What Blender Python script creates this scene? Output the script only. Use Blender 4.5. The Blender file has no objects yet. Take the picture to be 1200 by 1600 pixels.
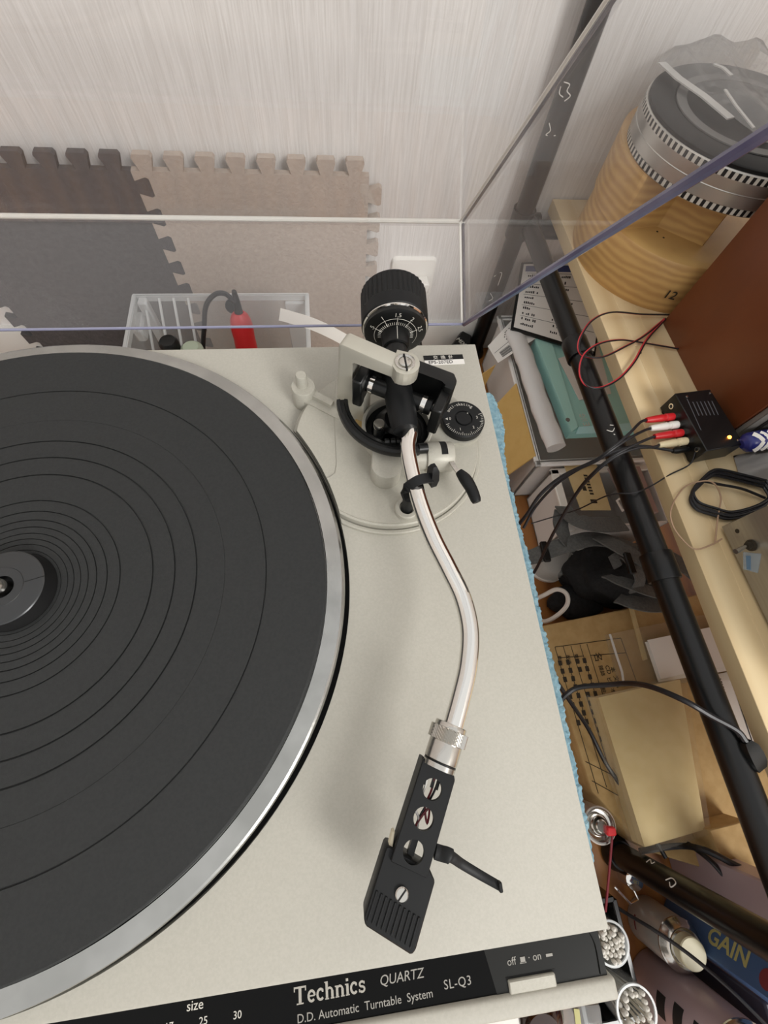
import bpy, bmesh, math, random
from mathutils import Vector, Matrix

# ---------------------------------------------------------------- camera, world, lights, exposure
# Working unit inside the builders: millimetres, origin at the spindle on the deck surface;
# FLOOR lifts that frame so the floor lies at world z = 0.
FLOOR = 440.0
SC = bpy.context.scene
COL = SC.collection
def W(p): return Vector((p[0] * .001, p[1] * .001, (p[2] + FLOOR) * .001))

cd = bpy.data.cameras.new('camera'); cam = bpy.data.objects.new('camera', cd); COL.objects.link(cam)
cd.sensor_fit = 'HORIZONTAL'; cd.sensor_width = 36.0; cd.lens = 36.0 * 673.78 / 1200.0
cd.clip_start = .01; cd.clip_end = 50
RC = Matrix(((0.9928681702342532, -0.09399727165626116, 0.0733301401666604),
             (-0.057897718759759534, -0.9178682349760469, -0.3926394750713922),
             (0.10421444572658248, 0.3855935893438863, -0.9167643825753514)))   # rows: image right, image down, forward
M3 = Matrix((RC[0], -RC[1], -RC[2])).transposed()
cam.matrix_world = Matrix.Translation(W((154.961, -60.898, 226.996))) @ M3.to_4x4()
SC.camera = cam

world = bpy.data.worlds.new('room_light'); SC.world = world; world.use_nodes = True
bg = world.node_tree.nodes['Background']; bg.inputs[0].default_value = (1.0, .995, .975, 1); bg.inputs[1].default_value = .80

def area(name, loc, tgt, size, power, col):
    l = bpy.data.lights.new(name, 'AREA'); l.shape = 'DISK'; l.size = size; l.energy = power; l.color = col
    o = bpy.data.objects.new(name, l); COL.objects.link(o); o.location = W(loc)
    o.rotation_euler = (W(tgt) - W(loc)).to_track_quat('-Z', 'Y').to_euler(); return o
area('ceiling_lamp', (1500, -1900, 1750), (300, 200, -200), 1.1, 50, (1, .98, .95))

SC.view_settings.view_transform = 'Standard'; SC.view_settings.look = 'None'
SC.view_settings.exposure = 0.22; SC.view_settings.gamma = 1.0; SC.view_settings.use_curve_mapping = False

# ---------------------------------------------------------------- materials
def nodes_of(name):
    m = bpy.data.materials.new(name); m.use_nodes = True
    nt = m.node_tree; return m, nt, nt.nodes['Principled BSDF']
def lin(c):
    if isinstance(c, str):
        c = c.lstrip('#'); c = [int(c[i:i + 2], 16) / 255 for i in (0, 2, 4)]
        c = [x / 12.92 if x <= .04045 else ((x + .055) / 1.055) ** 2.4 for x in c]
    return (c[0], c[1], c[2], 1)
def mat(name, col, rough=.5, metal=0., col2=None, scale=60., bump=0., bscale=None, spec=.5, stretch=(1, 1, 1), detail=3, coat=0., lo=.35, hi=.65):
    m, nt, b = nodes_of(name); N = nt.nodes.new; L = nt.links.new
    b.inputs['Base Color'].default_value = lin(col); b.inputs['Roughness'].default_value = rough
    b.inputs['Metallic'].default_value = metal; b.inputs['Specular IOR Level'].default_value = spec
    b.inputs['Coat Weight'].default_value = coat; b.inputs['Coat Roughness'].default_value = .1
    if col2 is not None or bump:
        tc = N('ShaderNodeTexCoord'); mp = N('ShaderNodeMapping'); L(tc.outputs['Object'], mp.inputs[0]); mp.inputs['Scale'].default_value = stretch
        if col2 is not None:
            n = N('ShaderNodeTexNoise'); n.inputs['Scale'].default_value = scale; n.inputs['Detail'].default_value = detail; L(mp.outputs[0], n.inputs[0])
            r = N('ShaderNodeValToRGB'); r.color_ramp.elements[0].position = lo; r.color_ramp.elements[1].position = hi
            r.color_ramp.elements[0].color = lin(col); r.color_ramp.elements[1].color = lin(col2)
            L(n.outputs[0], r.inputs[0]); L(r.outputs[0], b.inputs['Base Color'])
        if bump:
            n2 = N('ShaderNodeTexNoise'); n2.inputs['Scale'].default_value = bscale or scale; n2.inputs['Detail'].default_value = 2; L(mp.outputs[0], n2.inputs[0])
            bp = N('ShaderNodeBump'); bp.inputs['Strength'].default_value = bump; bp.inputs['Distance'].default_value = .001
            L(n2.outputs[0], bp.inputs['Height']); L(bp.outputs[0], b.inputs['Normal'])
    return m
def clear(name, tint=(1, 1, 1), haze=.05, hazecol=(.8, .8, .8), rough=.03, ior=1.45):
    """thin clear plastic: see-through, Fresnel gloss and a little milky haze"""
    m, nt, b = nodes_of(name); N = nt.nodes.new; L = nt.links.new; nt.nodes.remove(b); out = nt.nodes['Material Output']
    t = N('ShaderNodeBsdfTransparent'); t.inputs[0].default_value = (*tint, 1)
    d = N('ShaderNodeBsdfDiffuse'); d.inputs[0].default_value = (*hazecol, 1)
    g = N('ShaderNodeBsdfGlossy'); g.inputs['Roughness'].default_value = rough
    f = N('ShaderNodeFresnel'); ge = N('ShaderNodeNewGeometry'); ix = N('ShaderNodeMix'); ix.data_type = 'FLOAT'
    ix.inputs[2].default_value = ior; ix.inputs[3].default_value = 1 / ior      # same outside-in Fresnel on both faces of a thin sheet
    L(ge.outputs['Backfacing'], ix.inputs[0]); L(ix.outputs[0], f.inputs[0])
    m1 = N('ShaderNodeMixShader'); m1.inputs[0].default_value = haze; L(t.outputs[0], m1.inputs[1]); L(d.outputs[0], m1.inputs[2])
    m2 = N('ShaderNodeMixShader'); L(f.outputs[0], m2.inputs[0]); L(m1.outputs[0], m2.inputs[1]); L(g.outputs[0], m2.inputs[2])
    L(m2.outputs[0], out.inputs[0]); return m
def wood(name, c1, c2, scale=9., ring=14., rough=.5, axis=(1, .08, 1), dist=5., tint=0., band='X'):
    m, nt, b = nodes_of(name); N = nt.nodes.new; L = nt.links.new
    tc = N('ShaderNodeTexCoord'); mp = N('ShaderNodeMapping'); L(tc.outputs['Object'], mp.inputs[0]); mp.inputs['Scale'].default_value = axis
    oi = N('ShaderNodeObjectInfo'); ad = N('ShaderNodeVectorMath'); ad.operation = 'ADD'; cx = N('ShaderNodeCombineXYZ')
    ml = N('ShaderNodeMath'); ml.operation = 'MULTIPLY'; ml.inputs[1].default_value = 7.; L(oi.outputs['Random'], ml.inputs[0]); L(ml.outputs[0], cx.inputs[0]); L(ml.outputs[0], cx.inputs[2])
    L(mp.outputs[0], ad.inputs[0]); L(cx.outputs[0], ad.inputs[1])
    w = N('ShaderNodeTexWave'); w.inputs['Scale'].default_value = ring; w.bands_direction = band; w.inputs['Distortion'].default_value = dist; w.inputs['Detail'].default_value = 3; w.inputs['Detail Scale'].default_value = 1.5; L(ad.outputs[0], w.inputs[0])
    n = N('ShaderNodeTexNoise'); n.inputs['Scale'].default_value = scale * 12; n.inputs['Detail'].default_value = 4; L(ad.outputs[0], n.inputs[0])
    mx = N('ShaderNodeMath'); mx.operation = 'MULTIPLY_ADD'; mx.inputs[1].default_value = .55; L(w.outputs[0], mx.inputs[0])
    m3 = N('ShaderNodeMath'); m3.operation = 'MULTIPLY'; m3.inputs[1].default_value = .45; L(n.outputs[0], m3.inputs[0]); L(m3.outputs[0], mx.inputs[2])
    r = N('ShaderNodeValToRGB'); r.color_ramp.elements[0].color = lin(c1); r.color_ramp.elements[1].color = lin(c2); r.color_ramp.elements[0].position = .2; r.color_ramp.elements[1].position = .85
    L(mx.outputs[0], r.inputs[0])
    hs = N('ShaderNodeHueSaturation'); vr = N('ShaderNodeMapRange'); vr.inputs[3].default_value = 1 - tint; vr.inputs[4].default_value = 1 + tint
    L(oi.outputs['Random'], vr.inputs[0]); L(vr.outputs[0], hs.inputs['Value']); L(r.outputs[0], hs.inputs['Color']); L(hs.outputs[0], b.inputs['Base Color'])
    b.inputs['Roughness'].default_value = rough; return m
def wallpaper(name, c1, c2):
    m, nt, b = nodes_of(name); N = nt.nodes.new; L = nt.links.new
    tc = N('ShaderNodeTexCoord'); mp = N('ShaderNodeMapping'); L(tc.outputs['Object'], mp.inputs[0]); mp.inputs['Scale'].default_value = (1, 1, .035)
    n = N('ShaderNodeTexNoise'); n.inputs['Scale'].default_value = 540; n.inputs['Detail'].default_value = 2; L(mp.outputs[0], n.inputs[0])
    r = N('ShaderNodeValToRGB'); r.color_ramp.elements[0].color = lin(c1); r.color_ramp.elements[1].color = lin(c2); r.color_ramp.elements[0].position = .3; r.color_ramp.elements[1].position = .7
    L(n.outputs[0], r.inputs[0]); L(r.outputs[0], b.inputs['Base Color']); b.inputs['Roughness'].default_value = .75
    bp = N('ShaderNodeBump'); bp.inputs['Strength'].default_value = .5; bp.inputs['Distance'].default_value = .001; L(n.outputs[0], bp.inputs['Height']); L(bp.outputs[0], b.inputs['Normal']); return m
def emit(name, col, s):
    m, nt, b = nodes_of(name); b.inputs['Emission Color'].default_value = lin(col); b.inputs['Emission Strength'].default_value = s; b.inputs['Base Color'].default_value = lin(col); return m

silver = mat('silver_paint', '#b3b0a6', .5, .0, '#aeaba1', 900, .05, 1500, spec=.22)
silver2 = mat('silver_cast', '#b2afa4', .4, .1, '#adaa9f', 900, .05, 1500, spec=.35)
bracket_m = mat('silver_bracket', '#b9b6aa', .36, .35)
alu = mat('brushed_aluminium', '#b4b4b1', .22, 1., '#a3a3a0', 40, .05, 300)
chrome = mat('chrome', '#e8e6e2', .06, 1.)
steel = mat('steel', '#c9c6c0', .2, 1.)
dark_gap = mat('dark_void', '#060606', .8)
rubber = mat('mat_rubber', '#2a2b2b', .62, 0, '#2e2f2f', 700, .12, 1800, spec=.25)
black = mat('black_plastic', '#0e0f0f', .36, spec=.35)
black_soft = mat('black_satin', '#161718', .5, spec=.25)
black_gloss = mat('black_gloss', '#080808', .12)
hubm = mat('hub_black', '#4a4b4c', .3, .8)
hubside = mat('hub_side', '#050506', .7)
panel_m = mat('panel_black', '#050505', .15, spec=.15)
panel_s = mat('panel_smoke', '#1c1c1a', .2, spec=.3)
print_m = mat('print_white', '#c9c6bd', .6)
print_p = mat('print_panel', '#a39f96', .6)
print_dim = mat('print_grey', '#96938c', .6)
white = mat('white_plastic', '#e6e3dc', .4)
ivory = mat('ivory_plastic', '#d8cfb6', .45)
red = mat('red_plastic', '#c32026', .38)
redwire = mat('red_wire', '#c2333c', .4)
wine = mat('wine_wire', '#6b1420', .4)
blackwire = mat('black_wire', '#17161a', .42)
brownwire = mat('tan_wire', '#a88a70', .5)
whitewire = mat('white_wire', '#dcd4cb', .45)
acrylic = clear('acrylic', (.98, .98, .985), .03, (.8, .77, .77), .02, 1.36)
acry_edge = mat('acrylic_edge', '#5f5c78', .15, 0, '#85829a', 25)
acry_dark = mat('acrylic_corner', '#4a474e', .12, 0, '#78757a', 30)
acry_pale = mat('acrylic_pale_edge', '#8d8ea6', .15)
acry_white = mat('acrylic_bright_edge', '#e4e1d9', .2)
polybag = clear('poly_bag', (.97, .97, .95), .06, (.85, .83, .78), .12, 1.3)
binclear = clear('storage_plastic', (.93, .93, .92), .85, (.9, .89, .87), .2, 1.4)
boxclear = clear('clear_styrene', (.97, .98, .98), .16, (.82, .84, .84), .1, 1.35)
boxrib = clear('clear_styrene_rib', (.95, .97, .97), .42, (.85, .86, .86), .15, 1.35)
towel_m = mat('towel_blue', '#96c2d4', .95, 0, '#b9dbe6', 260, 1., 420)
wallm = wallpaper('wall_paper', '#d9d6d2', '#e9e7e4')
basem = mat('baseboard_white', '#d9d7d1', .45)
floorm = wood('floor_wood', '#7a4a22', '#a8713a', 6, 10, .4)
foam_d = mat('foam_dark', '#4c4a4a', .8, 0, '#565354', 160, .8, 330)
foam_b = mat('foam_beige', '#b1a59a', .8, 0, '#b9ada2', 160, .8, 330)
pine = wood('pine_board', '#d0b78c', '#e0cba3', 7, 9, .5, (1, .05, 1), 3., .07)
drumw = wood('turned_wood', '#b8905a', '#cfa96c', 7, 34, .4, (.4, .4, 1), 4., 0, 'Z')
spkw = wood('speaker_veneer', '#562a13', '#713b1d', 12, 12, .42, (1, .25, .12), 3.)
tablew = wood('table_wood', '#6b4526', '#8a5c34', 7, 12, .5)
polem = mat('pole_black', '#121213', .28, .3)
paper = mat('paper_white', '#e6e3de', .7)
kraft = mat('kraft_paper', '#a98f5a', .75, 0, '#b59b66', 120)
kraft2 = mat('kraft_light', '#cbb483', .7, 0, '#d1bb8c', 60)
card_m = mat('cardboard', '#ab8c5a', .8, 0, '#b59766', 90)
ochre = mat('ochre_paper', '#cda964', .75, 0, '#d2b06c', 60)
teal = mat('teal_plastic', '#aee4de', .45)
teal_d = mat('teal_flap', '#b2e4dc', .45)  # side flap of the document case, almost the same teal as its body
aqua = mat('aqua_plastic', '#bff0f4', .4)
web = mat('grey_webbing', '#555655', .9, 0, '#636462', 300, .5, 700)
bagm = mat('black_fabric', '#141415', .9, 0, '#1f1f20', 200, .5, 500)
ink = mat('ink_dark', '#2c2418', .7)
inkb = mat('ink_black', '#1c1c1e', .7)
ink_blue = mat('ink_blue', '#46507e', .6)
ampm = mat('amp_silver', '#a7a39a', .32, .75, '#9f9b92', 500, stretch=(1, .02, 1))
boxblack = mat('phono_black', '#0c0c0d', .35)
bluem = mat('blue_tube', '#23286e', .3)
greyf = mat('grey_fabric', '#cdc9c6', .9)
grille = mat('speaker_grille', '#3a3936', .85, 0, '#2e2d2b', 900)
tin = mat('tin_white', '#b7b0a8', .3, .3)
pinkm = mat('tin_pink', '#b39ea2', .35, .2)
pink_pack = mat('pink_pack', '#a58c88', .6)
boxblue = mat('box_blue', '#43608c', .5)
capcream = mat('cap_cream', '#d6cfb0', .4)
print_dark = mat('print_dark', '#48484c', .5)
navy = mat('navy_pack', '#3b3948', .5)
yellowm = mat('print_yellow', '#b5b074', .6)
maroon = mat('print_maroon', '#7d3038', .6)
cotton = mat('cotton_bud', '#dcd8cf', .9)
swabstick = mat('swab_stick', '#d8d2c5', .6)
amber = mat('amber_glass', '#2a1206', .08, 0, spec=.8)
bluetape = mat('blue_tape', '#5d7fa0', .4)
duct_grey = mat('grey_plastic', '#77746f', .6)
led = emit('led_orange', '#ff8a2a', 14)
copper = mat('copper_tray', '#8a5c48', .4, .5, '#a9806a', 40)
palegreen = mat('pale_green', '#a9b39f', .8)
film = mat('film_drum', '#b9b6b0', .28, .8)
dotk = mat('strobe_black', '#0e0e0f', .5)
dotw = mat('strobe_white', '#c9c6bd', .4)
ringm = mat('rubber_ring_grey', '#6e6d6b', .8)
pagew = mat('card_white', '#e2dfd8', .5)

# ---------------------------------------------------------------- mesh helpers (mm in, metres out)
ORG = {}
def new(): return bmesh.new()
def base_of(vs):
    xs = [v[0] for v in vs]; ys = [v[1] for v in vs]; zs = [v[2] for v in vs]
    return Vector(((min(xs) + max(xs)) / 2, (min(ys) + max(ys)) / 2, min(zs)))
def obj(name, bm, m, parent=None, smooth=38, label=None, cat=None, group=None, kind=None):
    me = bpy.data.meshes.new(name)
    bmesh.ops.recalc_face_normals(bm, faces=bm.faces)
    if parent is not None: org = ORG[parent.name]
    else: org = base_of([v.co for v in bm.verts])
    for v in bm.verts: v.co = (v.co - org) * .001
    bm.to_mesh(me); bm.free()
    for mm in (m if isinstance(m, (list, tuple)) else [m]): me.materials.append(mm)
    if smooth:
        me.polygons.foreach_set('use_smooth', [True] * len(me.polygons)); me.set_sharp_from_angle(angle=math.radians(smooth))
    o = bpy.data.objects.new(name, me); COL.objects.link(o)
    if parent is not None: o.parent = parent
    else: o.location = W(org)
    ORG[o.name] = org
    return tag(o, label, cat, group, kind)
def tag(o, label=None, cat=None, group=None, kind=None):
    for k, v in (('label', label), ('category', cat), ('group', group), ('kind', kind)):
        if v: o[k] = v
    return o
def thing(name, loc, label, cat, group=None):
    o = bpy.data.objects.new(name, None); o.empty_display_size = .01; COL.objects.link(o); o.location = W(loc); ORG[o.name] = Vector(loc)
    return tag(o, label, cat, group)
def dup(root, loc, label=None):
    def cp(o, par):
        c = o.copy(); COL.objects.link(c)
        if par is not None: c.parent = par
        for ch in kids.get(o.name, []): cp(ch, c)
        return c
    kids = {}
    for o in COL.objects:
        if o.parent: kids.setdefault(o.parent.name, []).append(o)
    r = cp(root, None); r.location = W(loc); ORG[r.name] = Vector(loc)
    if label: r['label'] = label
    return r
def frame(o, z, x=None):
    """matrix whose z axis runs along z, origin o"""
    z = Vector(z).normalized(); x = Vector(x) if x is not None else (Vector((1, 0, 0)) if abs(z.x) < .8 else Vector((0, 1, 0)))
    y = z.cross(x).normalized(); x = y.cross(z).normalized()
    m = Matrix((x, y, z)).transposed().to_4x4(); m.translation = Vector(o); return m
def addv(bm, pts, M=None): return [bm.verts.new(M @ Vector(p) if M else Vector(p)) for p in pts]
def prism(bm, poly, z0, z1, M=None, bev=0, mi=0, top=1., segs=1):
    n = len(poly); cx = sum(p[0] for p in poly) / n; cy = sum(p[1] for p in poly) / n
    a = addv(bm, [(p[0], p[1], z0) for p in poly], M); b = addv(bm, [(cx + (p[0] - cx) * top, cy + (p[1] - cy) * top, z1) for p in poly], M)
    fs = [bm.faces.new(a[::-1]), bm.faces.new(b)] + [bm.faces.new((a[i], a[(i + 1) % n], b[(i + 1) % n], b[i])) for i in range(n)]
    for f in fs: f.material_index = mi
    if bev:
        es = {e for f in fs for e in f.edges}
        bmesh.ops.bevel(bm, geom=list(es), offset=bev, segments=segs, affect='EDGES', profile=.5, clamp_overlap=True)
    return fs
def box(bm, c, s, M=None, bev=0, mi=0, segs=1):
    x, y = s[0] / 2, s[1] / 2
    return prism(bm, [(c[0] - x, c[1] - y), (c[0] + x, c[1] - y), (c[0] + x, c[1] + y), (c[0] - x, c[1] + y)], c[2] - s[2] / 2, c[2] + s[2] / 2, M, bev, mi, 1., segs)
def bx(bm, x0, x1, y0, y1, z0, z1, bev=0, mi=0, M=None, segs=1):
    return box(bm, ((x0 + x1) / 2, (y0 + y1) / 2, (z0 + z1) / 2), (abs(x1 - x0), abs(y1 - y0), abs(z1 - z0)), M, bev, mi, segs)
def lathe(bm, prof, n=48, M=None, mi=0, a0=0, closed=False):
    rings = []
    for r, z in prof:
        if r < 1e-6: rings.append(addv(bm, [(0, 0, z)], M))
        else: rings.append(addv(bm, [(r * math.cos(a0 + 2 * math.pi * i / n), r * math.sin(a0 + 2 * math.pi * i / n), z) for i in range(n)], M))
    pairs = list(zip(rings, rings[1:]))
    if closed: pairs.append((rings[-1], rings[0]))
    for A, B in pairs:
        for i in range(n):
            j = (i + 1) % n
            if len(A) == 1 and len(B) == 1: continue
            if len(A) == 1: f = bm.faces.new((A[0], B[j], B[i]))
            elif len(B) == 1: f = bm.faces.new((A[i], A[j], B[0]))
            else: f = bm.faces.new((A[i], A[j], B[j], B[i]))
            f.material_index = mi
def circ(n, r, c=(0, 0), a0=0., a1=2 * math.pi, end=False):
    k = n if not end else n - 1
    return [(c[0] + r * math.cos(a0 + (a1 - a0) * i / k), c[1] + r * math.sin(a0 + (a1 - a0) * i / k)) for i in range(n)]
def spline(pts, k=8):
    p = [Vector(q) for q in pts]; out = []
    for i in range(len(p) - 1):
        a = p[i - 1] if i else p[0] * 2 - p[1]; b, c = p[i], p[i + 1]; d = p[i + 2] if i + 2 < len(p) else p[-1] * 2 - p[-2]
        for t in range(k):
            t /= k; out.append(.5 * ((2 * b) + (c - a) * t + (2 * a - 5 * b + 4 * c - d) * t * t + (3 * b - a - 3 * c + d) * t ** 3))
    out.append(p[-1]); return out
def sweep(bm, pts, sec, mi=0, up=None, cap=True, scale=None):
    """sec: closed list of (u, v) offsets; u along side, v along 'up'-ish"""
    pts = [Vector(p) for p in pts]; n = len(pts); rings = []
    t0 = (pts[1] - pts[0]).normalized(); u0 = Vector(up) if up else (Vector((0, 0, 1)) if abs(t0.z) < .9 else Vector((1, 0, 0)))
    nrm = (u0 - t0 * u0.dot(t0)).normalized()
    for i in range(n):
        t = (pts[min(i + 1, n - 1)] - pts[max(i - 1, 0)]).normalized()
        ref = Vector(up) if up else nrm
        q = ref - t * ref.dot(t)
        nrm = q.normalized() if q.length > 1e-4 else nrm
        s = t.cross(nrm); k = scale[i] if scale else 1.
        rings.append([bm.verts.new(pts[i] + s * a * k + nrm * b * k) for a, b in sec])
    m = len(sec)
    for A, B in zip(rings, rings[1:]):
        for i in range(m): bm.faces.new((A[i], A[(i + 1) % m], B[(i + 1) % m], B[i])).material_index = mi
    if cap:
        bm.faces.new(rings[0][::-1]).material_index = mi; bm.faces.new(rings[-1]).material_index = mi
def tube(bm, pts, r, n=10, mi=0, scale=None): sweep(bm, pts, circ(n, r), mi, None, True, scale)
def wire(name, pts, r, m, parent=None, k=8, **kw):
    bm = new(); tube(bm, spline(pts, k), r, 8); return obj(name, bm, m, parent, **kw)
def ribbon(bm, pts, w, t, up=(0, 0, 1), mi=0): sweep(bm, pts, [(-w / 2, -t / 2), (w / 2, -t / 2), (w / 2, t / 2), (-w / 2, t / 2)], mi, up)
def slab(bm, quad, t, mi=0, bev=0):
    """thin sheet through the points of quad (top face), thickness t downwards along its normal"""
    q = [Vector(p) for p in quad]; nr = (q[1] - q[0]).cross(q[-1] - q[0]).normalized()
    if nr.z < 0: nr = -nr
    a = [bm.verts.new(p) for p in q]; b = [bm.verts.new(p - nr * t) for p in q]; n = len(q)
    fs = [bm.faces.new(a), bm.faces.new(b[::-1])] + [bm.faces.new((b[i], b[(i + 1) % n], a[(i + 1) % n], a[i])) for i in range(n)]
    for f in fs: f.material_index = mi
    if bev: bmesh.ops.bevel(bm, geom=list({e for f in fs for e in f.edges}), offset=bev, segments=1, affect='EDGES', clamp_overlap=True)
def flat(c):
    q = [Vector(p) for p in c]; n = (q[1] - q[0]).cross(q[3] - q[0]).normalized(); q[2] = q[2] - n * (q[2] - q[0]).dot(n); return q
def quadmap(quad):
    q = [Vector(p) for p in quad]
    return lambda u, v: (q[0] * (1 - u) + q[1] * u) * (1 - v) + (q[3] * (1 - u) + q[2] * u) * v
def cut(o, bmcut):
    """boolean difference, applied"""
    me = bpy.data.meshes.new('c'); org = ORG[o.name]
    bmesh.ops.recalc_face_normals(bmcut, faces=bmcut.faces)
    for v in bmcut.verts: v.co = (v.co - org) * .001
    bmcut.to_mesh(me); bmcut.free(); c = bpy.data.objects.new('c', me); COL.objects.link(c)
    c.parent = o.parent; c.location = o.location
    md = o.modifiers.new('b', 'BOOLEAN'); md.operation = 'DIFFERENCE'; md.solver = 'EXACT'; md.object = c
    dg = bpy.context.evaluated_depsgraph_get(); nm = bpy.data.meshes.new_from_object(o.evaluated_get(dg)); o.modifiers.clear(); old = o.data; o.data = nm; bpy.data.meshes.remove(old); bpy.data.objects.remove(c); bpy.data.meshes.remove(me)
    nm.polygons.foreach_set('use_smooth', [True] * len(nm.polygons)); nm.set_sharp_from_angle(angle=math.radians(38))
    return o
def lettering(name, txt, size, o, right, up, m, parent, bold=0., align='LEFT', shear=0., space=1., ext=.06):
    cu = bpy.data.curves.new(name, 'FONT'); cu.body = txt; cu.size = size; cu.align_x = align; cu.offset = bold; cu.shear = shear; cu.space_character = space; cu.extrude = ext; cu.resolution_u = 3
    t = bpy.data.objects.new(name, cu); COL.objects.link(t)
    dg = bpy.context.evaluated_depsgraph_get(); me = bpy.data.meshes.new_from_object(t.evaluated_get(dg)); bpy.data.objects.remove(t); bpy.data.curves.remove(cu)
    r = Vector(right).normalized(); u = Vector(up); n = r.cross(u).normalized(); u = n.cross(r)
    M = Matrix((r, u, n)).transposed().to_4x4(); M.translation = Vector(o)
    bm = new(); bm.from_mesh(me); bpy.data.meshes.remove(me)
    for v in bm.verts: v.co = M @ v.co
    return obj(name, bm, m, parent, 0)
def strokes(bm, lines, w, o, right, up, t=.3):
    """flat pen strokes: polylines in (u, v) mm drawn on the plane o/right/up"""
    r = Vector(right).normalized(); u = Vector(up); n = r.cross(u).normalized(); u = n.cross(r); o = Vector(o)
    for ln in lines:
        P = [o + r * a + u * b for a, b in ln]
        sweep(bm, P, [(-w / 2, -t / 2), (w / 2, -t / 2), (w / 2, t / 2), (-w / 2, t / 2)], 0, n)

# ---------------------------------------------------------------- the room
bm = new(); bx(bm, -1500, 2000, 585, 605, -440, 1960); obj('wall_back', bm, wallm, kind='structure')
bm = new(); bx(bm, -1520, -1500, -2600, 605, -440, 1960); obj('wall_left', bm, wallm, kind='structure')
bm = new(); bx(bm, 2000, 2020, -2600, 605, -440, 1960); obj('wall_right', bm, wallm, kind='structure')
bm = new(); bx(bm, -1500, 2000, -2600, 585, -460, -440)
obj('floor', bm, floorm, kind='structure')
bm = new(); prism(bm, [(573, -440), (585, -440), (585, -378), (577, -378), (573, -384)], -1500, 2000, Matrix(((0, 0, 1, 0), (1, 0, 0, 0), (0, 1, 0, 0), (0, 0, 0, 1))))
obj('baseboard_back', bm, basem, kind='structure')

# ---------------------------------------------------------------- table and towel below the turntable
T = thing('side_table', (40, -10, -440), 'low wooden table carrying the turntable, hidden under the blue towel', 'table')
bm = new(); bx(bm, -190, 296, -165, 168, -128, -106, 2); obj('table_top', bm, tablew, T)
for x in (-175, 270):
    for y in (-150, 140):
        bm = new(); bx(bm, x - 14, x + 14, y - 14, y + 14, -440, -128, 2); obj('leg', bm, tablew, T)
random.seed(5)
bm = new()
def edge_x(y):
    b = 307 + .8 * math.sin(y * .07) + .4 * math.sin(y * .37 + 1)
    b += 9 * math.exp(-((y - 165) / 32) ** 2) + (2.5 if y < 90 else 0) - 5 * max(0, (-y - 120) / 60)
    return b
ny = 260; rows = []
for i in range(ny):
    y = 196 - (196 + 186) * i / (ny - 1); ex = edge_x(y) + random.uniform(-.8, .8)
    row = [(-196, y, -104.5), (240, y, -104.5), (290, y, -104 + .3 * random.random()), (ex - 5, y, -103 + 1.2 * random.random()), (ex - 1, y, -105.5), (ex, y, -110 + random.random()), (ex - 1, y, -122), (ex - 3 + random.random(), y, -150 + 6 * math.sin(y * .05))]
    rows.append(addv(bm, row))
for A, B in zip(rows, rows[1:]):
    for i in range(len(A) - 1): bm.faces.new((A[i], A[i + 1], B[i + 1], B[i]))
bmesh.ops.solidify(bm, geom=list(bm.faces), thickness=1.2)
obj('towel', bm, towel_m, label='light blue terry towel spread under the turntable, its edge peeping out', cat='towel')

# ---------------------------------------------------------------- the turntable
T = thing('turntable', (40, -12, -104), 'silver direct drive turntable with clear lid raised and S-shaped tonearm', 'turntable')
bm = new()
bx(bm, -175, 257.3, -160.6, 158.6, -10, 0, .8, 0, None, 2)         # top plate behind the control strip
bx(bm, -175, 255.8, -183, -175.6, -10, -1.2, 1.6, 0, None, 3)      # lip in front of the strip
bx(bm, 253.2, 256.8, -178, -159, -10, -.2, .8)                     # right end of the strip
bx(bm, -174.5, 255.4, -182, 158, -78, -9)
pl = obj('plinth', bm, silver, T)
bm = new(); lathe(bm, [(0, -6), (158.6, -6), (158.6, 5), (0, 5)], 160); cut(pl, bm)
bm = new(); lathe(bm, [(0, -5.9), (158.4, -5.9), (158.4, -5.4), (0, -5.4)], 120); obj('platter_well', bm, dark_gap, T)
for x in (-150, 235):
    for y in (-150, 130):
        bm = new(); lathe(bm, [(0, -104), (20, -104), (22, -100), (22, -82), (18, -78), (0, -78)], 28, Matrix.Translation((x, y, 0))); obj('foot', bm, black, T)
# control strip
bm = new(); bx(bm, -174, 206.6, -175.8, -160.4, -9, -3.2); obj('control_panel', bm, panel_m, T)
bm = new(); prism(bm, [(206.6, -175.8), (253.4, -175.8), (253.4, -160.4), (203.5, -160.4)], -9, -3.0); cp = obj('smoked_window', bm, panel_s, T)
bm = new(); sweep(bm, spline([(249.5, -161, -2.6), (251, -166, -2.6), (250.6, -175, -2.6)], 6), circ(6, .25)); obj('lid_reflection_line', bm, panel_s, cp)  # thin modelled line imitating the lid's curved reflection in the strip
bm = new(); bx(bm, 211.6, 231.2, -176, -171.6, -6, -1.6, .5); obj('power_switch', bm, silver2, T)
bm = new(); bx(bm, 211, 231.8, -171.7, -170.9, -3, -2.9); obj('switch_slot', bm, dark_gap, T)
R_, U_ = (1, .012, 0), (0, 1, 0)
bm = new(); su = 5.25; ox = 0.
def arc_(cx, cy, rx, ry, a0, a1, n=12): return [(cx + rx * math.cos(math.radians(a0 + (a1 - a0) * i / n)), cy + ry * math.sin(math.radians(a0 + (a1 - a0) * i / n))) for i in range(n + 1)]
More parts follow.
